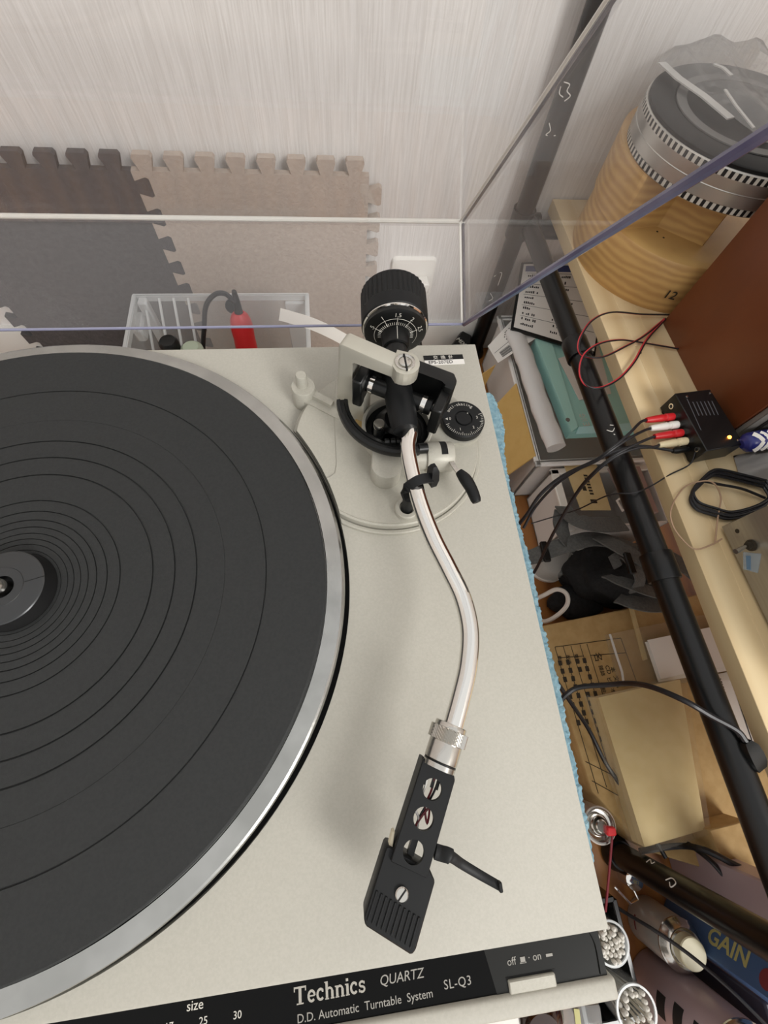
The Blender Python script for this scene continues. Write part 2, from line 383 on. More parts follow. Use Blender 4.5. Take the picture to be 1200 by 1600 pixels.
GL = {'T': (.98, [([(.45, 0), (.45, 1)], .21), ([(0, .94), (.9, .94)], .11), ([(.04, 1), (.04, .72)], .08), ([(.86, 1), (.86, .72)], .08), ([(.2, .04), (.7, .04)], .08)]),
      'e': (.66, [(arc_(.31, .35, .23, .29, 0, 318), .15), ([(.1, .36), (.54, .36)], .08)]),
      'c': (.62, [(arc_(.31, .35, .23, .29, 45, 318), .15), ([(.47, .62), (.47, .46)], .12)]),
      'h': (.76, [([(.16, 0), (.16, 1)], .18), ([(0, .96), (.2, .96)], .07), (arc_(.36, .42, .2, .2, 180, 0), .13), ([(.56, .45), (.56, 0)], .18), ([(.02, .035), (.3, .035)], .07), ([(.43, .035), (.7, .035)], .07)]),
      'n': (.76, [([(.16, 0), (.16, .66)], .18), ([(0, .63), (.2, .63)], .07), (arc_(.36, .42, .2, .2, 180, 0), .13), ([(.56, .45), (.56, 0)], .18), ([(.02, .035), (.3, .035)], .07), ([(.43, .035), (.7, .035)], .07)]),
      'i': (.36, [([(.17, 0), (.17, .66)], .18), ([(0, .63), (.2, .63)], .07), ([(.03, .035), (.32, .035)], .07), ([(.17, .8), (.17, .96)], .18)]),
      's': (.58, [(arc_(.28, .49, .17, .14, 40, 260, 8) + arc_(.28, .2, .18, .15, 80, -140, 8), .13), ([(.45, .64), (.45, .48)], .09), ([(.08, .05), (.08, .22)], .09)])}
for ch in 'Technics':
    adv, ls = GL[ch]
    for k, (pts, w_) in enumerate(ls): strokes(bm, [[((ox + u) * su, v * su) for u, v in pts]], w_ * su, (126.8, -168.4, -3.08 + .01 * k), R_, U_, .06)
    ox += adv
obj('lettering', bm, print_p, T, 0)
lettering('lettering', 'QUARTZ', 4.4, (160.2, -167.0, -3.1), R_, U_, print_dim, T, 0, 'LEFT', .15, 1.0)
lettering('lettering', 'D.D. Automatic  Turntable  System', 3.7, (127.8, -173.6, -3.1), R_, U_, print_dim, T, 0, 'LEFT', 0, 1.0)
lettering('lettering', 'SL-Q3', 4.1, (185.6, -171.4, -3.1), R_, U_, print_dim, T, 0, 'LEFT', 0, 1.1)
lettering('lettering', 'size', 4.2, (86.5, -164.8, -3.1), R_, U_, print_m, T)
for i, (a, b) in enumerate((('17', '7"'), ('25', '10"'), ('30', '12"'))):
    lettering('lettering', a, 3.3, (80.5 + i * 12.5, -169.3, -3.1), R_, U_, print_m, T, 0, 'CENTER')
    lettering('lettering', b, 3.1, (80.5 + i * 12.5, -173.3, -3.1), R_, U_, print_m, T, 0, 'CENTER')
lettering('lettering', 'repeat', 4.0, (38.5, -166.6, -3.1), R_, U_, print_m, T)
lettering('lettering', 'off', 3.6, (212.5, -167.6, -2.9), R_, U_, print_dim, T)
lettering('lettering', '\u00b7 on', 3.6, (221.5, -167.4, -2.9), R_, U_, print_dim, T)
bm = new(); bx(bm, 218.2, 220.2, -167.4, -165.6, -3, -2.8); bx(bm, 217.9, 220.5, -167.6, -167.2, -3, -2.8); bx(bm, 229.2, 232, -166.9, -166.0, -3, -2.8); obj('switch_mark', bm, print_dim, T)
# replacement-stylus sticker
bm = new(); slab(bm, [(218.6, 148.6, .35), (246.2, 149.2, .35), (246.4, 145.0, .35), (218.8, 144.4, .35)], .3); st = obj('sticker', bm, black_soft, T)
bm = new(); slab(bm, [(218.8, 144.4, .35), (246.4, 145.0, .35), (246.6, 140.8, .35), (219, 140.2, .35)], .3); obj('sticker_band', bm, paper, st)
lettering('lettering', '\u4ea4  \u63db  \u91dd', 3.4, (225.2, 145.5, .4), (1, .02, 0), U_, print_m, st, .02)
lettering('lettering', 'EPS-207ED', 3.6, (221.4, 141.3, .4), (1, .02, 0), U_, inkb, st, .03, 'LEFT', 0, 1.05)

# platter
PL = None
bm = new()
lathe(bm, [(0, 6), (19.5, 6), (19.5, 8.2), (146.8, 8.2), (147.2, 9), (154.6, 9), (155.6, 8.4), (156.2, 7), (156.2, -2), (150, -3.4), (0, -3.4)], 180)
PL = obj('platter', bm, alu, T, 30)
bm = new(); lathe(bm, [(5.2, 17), (5.2, 20.3), (9, 20.3), (9.2, 20), (17, 19.6), (17.5, 19.2)], 72); lathe(bm, [(17.5, 19.2), (18.7, 12), (18.7, 6), (0, 6)], 72, None, 1); lathe(bm, [(0, 17), (5.2, 17)], 72, None, 1)
bmesh.ops.remove_doubles(bm, verts=bm.verts, dist=.01); hb = obj('hub_cap', bm, [hubm, hubside], PL, 30)
bm = new(); tube(bm, [(9.2, 1.8, 20.1), (17.2, 4.2, 19.65)], .16, 4); obj('hub_seam', bm, black, hb)
bm = new(); lathe(bm, [(3.5, 6), (3.5, 22), (3.1, 24), (2.0, 25.6), (0, 26.2)], 28); obj('spindle', bm, steel, PL)
# rubber mat lies on the platter
prof = [(18.9, 8.3), (18.9, 11.8)]
for r, w, d in ((20.4, .4, .5), (23.4, .4, .6), (26.2, .5, .7), (29.2, .5, .7), (32.6, .5, .7), (36.4, .6, .8), (41.2, .6, .8), (47.2, .7, .8), (62.4, .8, .9), (72.8, .8, .9), (83.2, .8, .9), (96.8, .3, .15), (117, .7, .7)):
    prof += [(r - w / 2, 12), (r - w / 2 + .1, 12 - d), (r + w / 2 - .1, 12 - d), (r + w / 2, 12)]
prof += [(145.6, 12), (146.5, 11.4), (146.7, 8.3)]
prof[1:1] = []
bm = new(); lathe(bm, prof, 180, None, 0, 0, True)
obj('platter_mat', bm, rubber, None, 25, 'black rubber slipmat with concentric grooves lying on the silver platter', 'slipmat')

# cueing pin of the lid and queue lever on the left of the arm base
bm = new(); lathe(bm, [(0, 0), (7.3, 0), (7.3, 14.4), (6.9, 15), (0, 15)], 40, Matrix.Translation((138, 113.5, 0)))
prism(bm, [(133, 108), (141, 105), (158, 93), (162, 100), (144, 116)], 0, 9)
prism(bm, [(143.5, 113.5), (141.5, 109.5), (154, 101), (156, 104.5)], 9, 12)
pb = obj('size_selector', bm, silver2, T)
bm = new(); lathe(bm, [(0, 15), (3.5, 15), (3.3, 23.4), (2.9, 24), (0, 24)], 28, Matrix.Translation((137.6, 114.4, 0))); obj('selector_pin', bm, silver2, pb)

# tonearm base
AC = (186.5, 77.5)
bm = new(); lathe(bm, [(0, 0), (57.6, 0), (57.6, 2.4), (57, 3), (55.6, 3), (55.6, 1.8), (54.8, 1.8), (54.8, 7.2), (54, 8), (0, 8)], 120, Matrix.Translation((*AC, 0)))
ab = obj('tonearm_base', bm, silver2, T)
bm = new(); lathe(bm, [(0, -1), (158.8, -1), (158.8, 30), (0, 30)], 160); cut(ab, bm)
bm = new(); prism(bm, [(156, 106.5), (155.4, 62), (154.4, 56.5), (151, 54), (138, 54)] + circ(30, 53.6, AC, math.radians(208), math.radians(482), True), 8, 8.7, None, .2); bp_ = obj('base_plate', bm, silver2, ab)
bm = new(); lathe(bm, [(0, -1), (158.8, -1), (158.8, 30), (0, 30)], 160); cut(bp_, bm)
bm = new(); bx(bm, 139, 156, 78.6, 79.2, 7.7, 8.02); obj('base_seam', bm, silver, ab)

# C-shaped bearing bracket
O = Vector((160, 97.6, 0)); bu = Vector((.852, -.523, 0)); bv = Vector((.523, .852, 0))
MB_ = Matrix((bu, Vector((0, 0, 1)), bv)).transposed().to_4x4(); MB_.translation = O        # local: u, z, back
bm = new()
prism(bm, [(-3.6, 8), (15.5, 8), (14.5, 31), (7.2, 35), (6.4, 37), (6.4, 55.5), (8, 57), (30, 57), (30, 65), (1.2, 65), (-.6, 63.5)], 0, 9, MB_, .9, 0, 1., 2)
tipc = (191.0, 84.8)
prism(bm, [(184.5, 83.2), (186.5, 78.8)] + circ(12, 7.2, tipc, math.radians(225), math.radians(412), True) + [(188, 93)], 57, 65.02, None, .8, 0, 1., 2)
br = obj('bearing_bracket', bm, bracket_m, T, 30)
MS = Matrix.Translation((tipc[0], tipc[1], 65))
bm = new(); lathe(bm, [(5.0, 0), (5.0, .7), (4.2, .9), (3.4, .5), (3.4, 0)], 32, MS, 0, 0, True); obj('lock_ring', bm, steel, br)
bm = new(); lathe(bm, [(0, 0), (2.9, 0), (2.9, .7), (2.4, 1), (0, 1)], 24, MS); obj('pivot_screw', bm, steel, br)
bm = new(); bx(bm, -.45, .45, -5.4, 4.6, .2, 1.15, 0, 0, MS @ Matrix.Rotation(.05, 4, 'Z')); obj('screw_slot', bm, dark_gap, br)
# round pillar and black well under the pivot
PC = (191.5, 80)
bm = new(); lathe(bm, [(20.6, 8), (20.6, 19.4), (19.9, 20), (18.8, 20), (18.4, 19), (18.4, 9), (18.4, 8)], 64, Matrix.Translation((*PC, 0)), 0, 0, True); obj('pillar_ring', bm, silver2, T)
bm = new(); lathe(bm, [(0, 9), (18.3, 9), (18.3, 15), (15, 15.5), (12, 22), (8, 26), (0, 26)], 48, Matrix.Translation((*PC, 0))); prism(bm, [(180, 66), (184, 64), (190, 74), (186, 78)], 15, 24); obj('pillar_core', bm, black, T)
bm = new(); prism(bm, [(166, 88), (174.5, 82), (176.5, 87), (169, 93)], 9, 9.6); obj('foot_washer', bm, kraft, ab)

# tonearm: one swinging part
piv = Vector((191.0, 87.0, 38.0)); aim = Vector((.045, -1, -.02)).normalized(); side = Vector((.885, -.466, 0)).normalized()
A = obj('tonearm', (lambda b: (lathe(b, [(0, -22), (6.2, -22), (7.4, -20), (7.9, -6), (7.9, 6), (7.4, 17), (6.3, 22), (0, 22)], 40, frame(piv + aim * 1 + Vector((0, 0, 0)), aim)), b)[1])(new()), black_soft, T)
bm = new()
tube(bm, [piv + side * -19, piv + side * 19], 4.6, 24)
tube(bm, [piv + side * -22, piv + side * 22], 2.4, 16)
obj('bearing_axle', bm, black, A)
for s in (-1, 1):
    bm = new(); lathe(bm, [(3.4, -1.3), (5.1, -1.3), (5.1, 1.3), (3.4, 1.3)], 28, frame(piv + side * (12.5 * s + (-3 if s < 0 else 2)), side), 0, 0, True); obj('bearing_ring', bm, chrome, A)
    bm = new(); lathe(bm, [(0, -2.6), (3.4, -2.6), (3.4, 2.4), (2.9, 2.9), (0, 2.9)], 24, frame(piv + side * (22.5 * s), side * s)); obj('bearing_screw', bm, steel, A)
# black yoke ring around the axle
Y = Matrix((side, Vector((-side.y, side.x, 0)), Vector((0, 0, 1)))).transposed().to_4x4(); Y.translation = piv
bm = new()
prism(bm, [(-23.5, 4), (-23.5, 15), (24, 15), (27, 11), (27, 4), (22, 4), (20.5, 8), (-18, 8), (-18, 4)], -6, 14, Y, 1.2, 0, 1., 2)
prism(bm, [(-23.5, -10), (-18, -10), (-18, 10), (-23.5, 10)], -10, 10, Y, .8)
prism(bm, [(20.5, -9), (26.2, -9), (26.2, 9), (20.5, 9)], -10, 10, Y, .8)
obj('bearing_yoke', bm, black, T)
# counterweight on the rear stub
fc = Vector((193.3, 131.3, 40.0)); ax = (fc - piv); ax.z = 3.; ax.normalize(); fc = piv + ax * (fc - piv).length
F = frame(fc, ax, (1, 0, 0))
bm = new(); lathe(bm, [(0, -26), (6.4, -26), (6.4, 2), (0, 2)], 24, F); obj('rear_stub', bm, black, A)
bm = new(); n = 120
def knurl(r, i): return r - (.55 if i % 3 == 0 else 0)
rings = []
for r, z, kn in ((18.4, .5, 0), (19.3, 1.4, 0), (19.4, 9, 0), (19.4, 9.6, 1), (19.4, 23.4, 1), (18.6, 24.4, 0), (0, 24.4, 0)):
    rings.append([bm.verts.new(F @ Vector((0, 0, z)))] if r == 0 else addv(bm, [((knurl(r, i) if kn else r) * math.cos(2 * math.pi * i / n), (knurl(r, i) if kn else r) * math.sin(2 * math.pi * i / n), z) for i in range(n)], F))
for P, Q in zip(rings, rings[1:]):
    for i in range(n):
        j = (i + 1) % n
        bm.faces.new((P[i], P[j], Q[0])) if len(Q) == 1 else bm.faces.new((P[i], P[j], Q[j], Q[i]))
bm.faces.new(rings[0]); cw = obj('counterweight', bm, black_soft, A, 25)
bm = new(); lathe(bm, [(17.9, -.2), (18.7, .1), (18.7, .9), (17.6, .9)], 64, F, 0, 0, True); obj('chrome_ring', bm, chrome, cw)
bm = new(); lathe(bm, [(17.8, .6), (17.8, -2.6), (16.2, -3.4), (8.2, -5.0), (7.6, -14), (6.6, -14.6), (6.2, -5), (6.2, .6)], 72, F, 0, 0, True); dial = obj('force_dial', bm, black, cw, 25)
# dial print: a circle, ticks, numerals on the cone towards the pivot
def dialp(r, ang): # ang 0 = up
    z = -3.4 - (16.2 - r) / 8. * 1.6 - .06
    return F @ Vector((r * math.sin(ang) * sgn, r * math.cos(ang), z))
sgn = 1.0 if (F.to_3x3() @ Vector((1, 0, 0))).x > 0 else -1.0
upv = F.to_3x3() @ Vector((0, 1, 0)); flip = -1 if upv.z < 0 else 1
def dp(r, a): return dialp(r * flip, a * flip)
def dialp(r, ang):
    rr = abs(r); z = -3.4 - (16.2 - rr) / 8. * 1.6 - .08
    return F @ Vector((rr * math.sin(ang) * sgn * (1), flip * rr * math.cos(ang), z))
bm = new(); dn = -ax
tube(bm, [dialp(12.2, math.radians(a)) for a in range(-120, 121, 5)], .13, 4)
for a in range(-100, 101, 7):
    r0, r1 = (8.5, 10.2)
    tube(bm, [dialp(r0, math.radians(a)), dialp(r1, math.radians(a))], .14, 4)
for a in (-70, -35, 0, 35, 70): tube(bm, [dialp(8.5, math.radians(a)), dialp(12.9, math.radians(a))], .14, 4)
tube(bm, [F @ Vector((0, flip * 8.25, -5.3)), F @ Vector((0, flip * 7.75, -13.5))], .2, 4)
obj('dial_scale', bm, print_m, cw, 0)
for a, tx in ((-70, '.5'), (-35, '1'), (0, '1.5'), (35, '2'), (70, '2.5')):
    ra = math.radians(a); c = dialp(13.4, ra); rad = (dialp(14, ra) - dialp(13, ra)).normalized(); tg = rad.cross(-dn) if False else (dialp(13, ra + .1) - dialp(13, ra - .1)).normalized()
    lettering('numeral', tx, 3.3, c + dn * .12, tg, rad, print_m, cw, 0, 'CENTER', 0, 1, .02)
# S-shaped tube
arm = [piv + aim * 18, (194.4, 64.0, 37.0), (192.2, 54.0, 37.0), (192.6, 40.8, 37.0), (194.7, 23.2, 36.5), (198.7, 5.4, 36.0), (204.3, -11.2, 35.5), (208.5, -24.8, 35.0), (209.4, -39.0, 34.5), (206.2, -53.4, 34.0), (201.2, -65.6, 33.5), (196.4, -75.8, 33.0)]
bm = new(); tube(bm, spline(arm, 7), 4.15, 24); obj('arm_tube', bm, chrome, A)
# arm pipe collar and headshell
hd = (Vector((178.0, -110.1, 32.0)) - Vector((196.0, -74.8, 33.0))); hd.normalize(); hs = hd.cross(Vector((0, 0, 1))).normalized()   # hs points to picture left when looking down
hs = -hs if hs.x < 0 else hs
c0 = Vector((195.7, -75.5, 32.5)); FH = frame(c0, hd, hs)
bm = new(); n = 60
R0 = [(6.6, 0), (6.9, .6), (6.9, 1.2)]
prof = [(0, -.4), (6.2, -.4), (6.5, 0), (6.5, 1.4), (7.5, 1.6)]
lathe(bm, prof + [(7.5, 1.7)], n, FH); col = obj('locking_collar', bm, steel, A)
bm = new(); k = 8; vr = []
for q in range(k + 1):
    vr.append(addv(bm, [((7.45 + (.35 if (i + q) % 2 else -.2)) * math.cos(2 * math.pi * i / n), (7.45 + (.35 if (i + q) % 2 else -.2)) * math.sin(2 * math.pi * i / n), 1.6 + q * .62) for i in range(n)], FH))
for P, Q in zip(vr, vr[1:]):
    for i in range(n): bm.faces.new((P[i], P[(i + 1) % n], Q[(i + 1) % n], Q[i]))
bm.faces.new(vr[0]); bm.faces.new(vr[-1]); obj('knurled_band', bm, steel, A, 0)
bm = new(); lathe(bm, [(0, 6.4), (6.5, 6.4), (6.7, 7), (6.7, 13.6), (6.3, 14), (6.3, 14.5), (6.6, 14.6), (6.6, 16.4), (0, 16.4)], 48, FH); obj('sleeve', bm, steel, A)
bm = new(); lathe(bm, [(6.36, 14), (6.5, 14), (6.5, 14.6), (6.36, 14.6)], 48, FH, 0, 0, True); obj('sleeve_groove', bm, black, A)
HM = Matrix((hs, hd, Vector((0, 0, 1)))).transposed().to_4x4(); h0 = Vector((188.5, -89.5, 34.0)); HM.translation = h0          # local: x side, y forward, z up (handed below)
if HM.determinant() < 0: pass
bm = new()
L_ = 35.
prism(bm, [(-7.0, 0), (-6.2, -.8), (5.6, -.6), (7.2, 2.2), (7.2, L_), (-7.0, L_)], -2.2, 0, HM, .3)
prism(bm, [(-7.0, -.8), (-5.8, -.8), (-5.8, L_), (-7.0, L_)], -11.5, -2, HM, .2)
prism(bm, [(6.0, 2.2), (7.2, 2.2), (7.2, L_), (6.0, L_)], -8, -2, HM, .2)
hsh = obj('headshell', bm, black_soft, A)
bmc = new()
for yy, r in ((8.2, 3.75), (18.4, 3.85), (29.4, 3.95)): lathe(bmc, [(0, -6), (r, -6), (r, 3), (0, 3)], 40, HM @ Matrix.Translation((-.1, yy, 0)))
cut(hsh, bmc)
for (pp, mm) in (([(-2.6, 4, -4), (-2.2, 9, -4.2), (-2.6, 14, -5)], white), ([(.2, 4, -4), (.6, 9, -4.5), (.2, 15, -5), (2.6, 20, -4.2), (1.6, 15, -4), (-.5, 20, -5), (-2, 26, -5)], wine), ([(2, 4, -4), (1.6, 10, -4.6), (-.6, 19, -5.4), (-.8, 24, -6)], blackwire), ([(-3.2, 17.5, -4.8), (-1, 19.5, -5), (-.2, 23, -5.4)], greyf)):
    bm = new(); tube(bm, [HM @ v for v in spline(pp, 5)], .45, 6); obj('lead_wire', bm, mm, hsh)
for x in (-2.6, .2, 2.2):
    bm = new(); bx(bm, x - .6, x + .6, 3.6, 8.2, -4.8, -3.8, 0, 0, HM); obj('pin_sleeve', bm, black, hsh)
bm = new(); bx(bm, -1.2, 1.2, 26, 31.5, -7, -4, 0, 0, HM); obj('cartridge_post', bm, black, hsh)
# cartridge with ribbed nose
CM = HM @ Matrix.Translation((.3, 33.2, -.6)) @ Matrix.Rotation(math.radians(0), 4, 'Z')
bm = new()
prism(bm, [(-10.2, -1.2), (-9.4, -2), (7.6, -.6), (10.4, 2.0), (10.3, 22.6), (9.3, 24.2), (-8.6, 22.4), (-10.0, 20.6)], -13, -1.0, CM, .5)
ct = obj('cartridge', bm, black_soft, A)
bm = new()
for i in range(10):
    x = -8.4 + i * 1.86; y1 = 20.8 + (x + 8) * .1
    bx(bm, x - .4, x + .4, y1 - 9, y1, -1.2, -.55, .12, 0, CM)
obj('rib', bm, black_soft, ct)
ct.children[0]['kind'] = 'stuff'
MC = CM @ Matrix.Translation((.2, 9.6, -1.0))
bm = new(); lathe(bm, [(0, 0), (2.4, 0), (2.4, .7), (2.0, 1.1), (0, 1.1)], 28, MC); sc = obj('mounting_screw', bm, steel, ct)
bm = new(); bx(bm, -.3, .3, -2.2, 2.2, .6, 1.2, 0, 0, MC @ Matrix.Rotation(.35, 4, 'Z')); obj('screw_slot', bm, dark_gap, ct)
bm = new(); prism(bm, [(-9.4, -6.2), (-8.6, -6.8), (-7.4, -1.0), (-9.0, -.6)], -8, -2.6, CM, .2); obj('stylus_guard', bm, ivory, ct)
bm = new(); bx(bm, -3, 3, 10, 21, -17, -12.5, .6, 0, CM); obj('stylus_holder', bm, black, ct)
# finger lift
fl = [(183.3, -116.6, 32.0), (185.3, -117.4, 32.0), (187.7, -118.0, 33.0), (189.9, -119.5, 32.0), (193.3, -122.5, 29.0), (199.9, -127.1, 27.0), (206.6, -131.2, 27.0)]
bm = new(); sweep(bm, spline(fl, 5), [(-1.7, -.9), (1.7, -.9), (1.9, .3), (1, .9), (-1, .9), (-1.9, .3)], 0, (0, 0, 1), True, [1.35 if i < 13 else 1.0 - .012 * (i - 13) for i in range(31)])
e = Vector(fl[-1]); box(bm, (e.x, e.y, e.z + .8), (1.4, 3.2, 2.4), None, .3); obj('finger_lift', bm, black_soft, hsh)

# arm-lift bar and peg
bm = new(); cc = Vector((193, 91, 27)); arc = [cc + Vector((32.5 * math.cos(t), 32.5 * math.sin(t), 0)) for t in [math.radians(178 + i * 5.2) for i in range(21)]]
sweep(bm, arc, [(-3, -2), (3, -2), (3.4, 0), (3, 2), (1.2, 2.4), (.9, 1.6), (-.9, 1.6), (-1.2, 2.4), (-3, 2), (-3.4, 0)], 0, (0, 0, 1))
e = arc[-1]; tube(bm, [e, e + Vector((5, .6, -.5))], 3, 12)
bx(bm, 176, 192, 66, 72, 18, 24, .6)
lb = obj('arm_lift_bar', bm, black, T)
bm = new()
for i in range(5): lathe(bm, [(0, -1.2), (1.7, -1.2), (1.7, 1.2), (0, 1.2)], 10, frame((183 + i * 3.2, 63.6 + .1 * i, 28.5), (1, 0, 0)))
obj('lift_spring', bm, black, lb); lb.children[0]['kind'] = 'stuff'
bm = new(); tube(bm, [(179.3, 72, 20), (179.3, 72, 31)], 2.7, 20); pg = obj('lift_peg', bm, black, T)
bm = new(); lathe(bm, [(0, 31), (3.0, 31), (3.1, 33.4), (2.8, 34), (0, 34)], 28, Matrix.Translation((179.3, 72, 0))); obj('peg_cap', bm, steel, pg)
# lift post (oval) and cueing cylinder with lever
ov = circ(14, 8.6, (182.6, 53.6), math.pi, 2 * math.pi, True) + circ(14, 8.6, (184.4, 66), 0, math.pi, True)
bm = new(); prism(bm, ov, 8, 21.6, None, .7, 0, 1., 2); op = obj('lift_post', bm, silver2, T)
bm = new(); lathe(bm, [(0, 21.5), (5.4, 21.5), (5.2, 21.9), (0, 21.9)], 32, Matrix.Translation((183.6, 66.5, 0))); obj('post_hole', bm, dark_gap, op)
bm = new(); lathe(bm, [(0, 0), (7.0, 0), (7.0, 11), (0, 11)], 40, frame((196.5, 59.6, 17), (1, -.02, 0))); lathe(bm, [(0, 9), (8.4, 9), (8.6, 9.6), (8.6, 23.4), (8.1, 24.2), (0, 24.2)], 48, frame((196.5, 59.6, 17), (1, -.02, 0)))
bx(bm, 197, 217, 55, 64, 8, 14); cy = obj('cueing_cylinder', bm, silver2, T)
bm = new(); pts = [Vector((215.4, 59.2, 17)) + Vector((0, math.cos(t), math.sin(t))) * 8.65 for t in [math.radians(d) for d in range(65, 205, 14)]]
sweep(bm, pts, [(-1.9, -.2), (1.9, -.2), (1.9, .15), (-1.9, .15)], 0, (1, 0, 0)); bm2 = bm
bm.free(); bm = new()
ringp = []
for d in range(70, 246, 16):
    t = math.radians(d); n_ = Vector((0, -math.cos(t), math.sin(t))); ringp.append(Vector((214.8, 59.2, 17)) + n_ * 8.62)
sweep(bm, ringp, [(-.12, -1.8), (.12, -1.8), (.12, 1.8), (-.12, 1.8)], 0, (1, 0, 0)); obj('lever_slot', bm, dark_gap, cy)
bm = new(); sweep(bm, spline([(218.1, 54.1, 22.0), (219.2, 48.1, 24.0), (221.4, 43.1, 25.0)], 4), [(-1.3, -.5), (1.3, -.5), (1.3, .5), (-1.3, .5)], 0, (0, 0, 1)); lv = obj('cueing_lever', bm, steel, T)
bm = new(); hp = spline([(220.3, 44.6, 26.0), (223.3, 39.4, 26.0), (225.8, 34.0, 25.0), (227.6, 26.9, 24.0)], 5)
sweep(bm, hp, circ(14, 2.9), 0, (0, 0, 1), True, [.72, .85, .95, 1.05, 1.12, 1.15, 1.15, 1.15, 1.12, 1.1, 1.08, 1.06, 1.04, 1.0, .95, .75]); obj('lever_grip', bm, black_soft, lv)
# arm rest
bm = new(); lathe(bm, [(0, 8), (6.6, 8), (6.6, 12), (6, 12.6), (4.2, 12.6), (4.0, 10), (0, 10)], 32, Matrix.Translation((192.3, 31.4, 0))); obj('rest_socket', bm, silver2, T)
bm = new(); tube(bm, [(192.3, 31.4, 10), (192.3, 32.2, 28)], 3.3, 18)
rc = [(190.1, 28.9, 30.0), (188.8, 31.9, 33.0), (189.6, 31.0, 39.0), (192.9, 31.6, 43.0), (196.8, 32.8, 43.0), (201.4, 34.4, 40.0)]
sweep(bm, spline(rc, 5), [(-2.4, -1), (2.4, -1), (2.4, 1), (-2.4, 1)], 0, (.3, -.2, 1))
a1, a2 = Vector((202.7, 33.8, 34.0)), Vector((202.1, 38.2, 46.0))
sweep(bm, [a1, a1.lerp(a2, .35), a1.lerp(a2, .8), a2], [(-2.6, -1.8), (2.6, -1.8), (2.6, 1.8), (-2.6, 1.8)], 0, (1, .3, 0), True, [.8, 1.15, 1.05, .55])
tube(bm, [Vector((192.3, 32.2, 28)), Vector(rc[0])], 2.6, 10)
obj('arm_rest', bm, black_soft, T)
# anti-skating dial on its housing
KC = (231.6, 84.2)
bm = new(); prism(bm, circ(26, 13.6, KC, math.radians(-108), math.radians(120), True) + [(212, 96), (206, 78), (206, 71.4)], 8, 12.4, None, .5); obj('dial_housing', bm, silver2, T)
bm = new(); lathe(bm, [(0, 12.4), (12.5, 12.4), (12.9, 13.2), (12.9, 17.2), (12.2, 18), (5.4, 18), (5.2, 17.2), (4.6, 17.2), (4.4, 18.2), (0, 18.2)], 64, Matrix.Translation((*KC, 0))); kd = obj('anti_skating_dial', bm, black_soft, T)
bm = new()
for i in range(31):
    a = math.radians(-160 + i * 5.8); l = 2.2 if i % 5 == 0 else 1.3
    p0 = Vector((KC[0] + 12.0 * math.cos(a), KC[1] + 12.0 * math.sin(a), 18.05)); p1 = Vector((KC[0] + (12 - l) * math.cos(a), KC[1] + (12 - l) * math.sin(a), 18.05)); tube(bm, [p0, p1], .13, 4)
prism(bm, [(220.4, 84.2), (222, 83.4), (222, 85)], 18, 18.1); prism(bm, [(234, 87.6), (234.8, 87), (234.9, 88)], 18.2, 18.3)
obj('dial_scale', bm, print_m, kd, 0)
for a, t in ((180, '0'), (247, '1'), (307, '2'), (2, '3')):
    a = math.radians(a); lettering('numeral', t, 2.5, (KC[0] + 8.2 * math.cos(a) , KC[1] + 8.2 * math.sin(a) - .8, 18.1), (1, 0, 0), U_, print_m, kd, 0, 'CENTER', 0, 1, .02)
for i, chx in enumerate('anti-skating'):
    a = math.radians(147 - i * 8.6 - (0)); lettering('numeral', chx, 2.9, (KC[0] + 9.2 * math.cos(a), KC[1] + 9.2 * math.sin(a), 18.1), (math.sin(a), -math.cos(a), 0), (math.cos(a), math.sin(a), 0), print_m, kd, 0, 'CENTER', 0, 1, .02)
bm = new(); strokes(bm, [[(0, 0), (.6, -1.2), (2.6, -.2)]], .3, (216.6, 85, 9.0), (1, 0, 0), U_, .1); obj('base_mark', bm, duct_grey, ab, 0)

# ---------------------------------------------------------------- raised lid
XR, XL = 256.0, -174.0
r0 = Vector((0, 183, -5.4)); b0 = Vector((0, 243.0, 30.2)); dr = Vector((0, -.598, .801))
f0 = r0 + dr * 366; g0 = b0 + Vector((0, -.588, .809)) * 372
def X(x, v): return Vector((x, v.y, v.z))
bm = new(); th = 3.0
def panel(q, t): slab(bm, q, t)
panel([X(XL, r0), X(XR, r0), X(XR, b0), X(XL, b0)], th)
panel([X(XL, b0), X(XR, b0), X(XR, g0), X(XL, g0)], th)
panel([X(XL, f0), X(XR, f0), X(XR, g0), X(XL, g0)], th)
for x in (XR, XL + th):
    q = [X(x, r0), X(x, b0), X(x, g0), X(x, f0)]; a = addv(bm, q); b = addv(bm, [v + Vector((-th, 0, 0)) for v in q])
    bm.faces.new(a); bm.faces.new(b[::-1])
    for i in range(4): bm.faces.new((a[i], a[(i + 1) % 4], b[(i + 1) % 4], b[i]))
lid = obj('dust_cover', bm, acrylic, T, 0)
def lip(name, p, q, m, w=1.5, h=1.5):
    bm = new(); tube(bm, [p, q], w, 8); obj(name, bm, m, lid)
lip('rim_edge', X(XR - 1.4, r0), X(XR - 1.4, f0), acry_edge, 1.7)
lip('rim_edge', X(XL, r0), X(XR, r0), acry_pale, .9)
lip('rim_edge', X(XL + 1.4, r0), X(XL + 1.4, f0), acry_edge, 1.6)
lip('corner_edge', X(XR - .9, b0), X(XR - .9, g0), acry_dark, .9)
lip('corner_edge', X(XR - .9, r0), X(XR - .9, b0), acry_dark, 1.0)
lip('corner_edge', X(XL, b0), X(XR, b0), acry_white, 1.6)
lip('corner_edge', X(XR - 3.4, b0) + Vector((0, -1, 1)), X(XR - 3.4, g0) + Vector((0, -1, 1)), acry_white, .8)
lip('corner_edge', X(XR - 3.2, r0), X(XR - 3.2, b0), acry_white, .7)
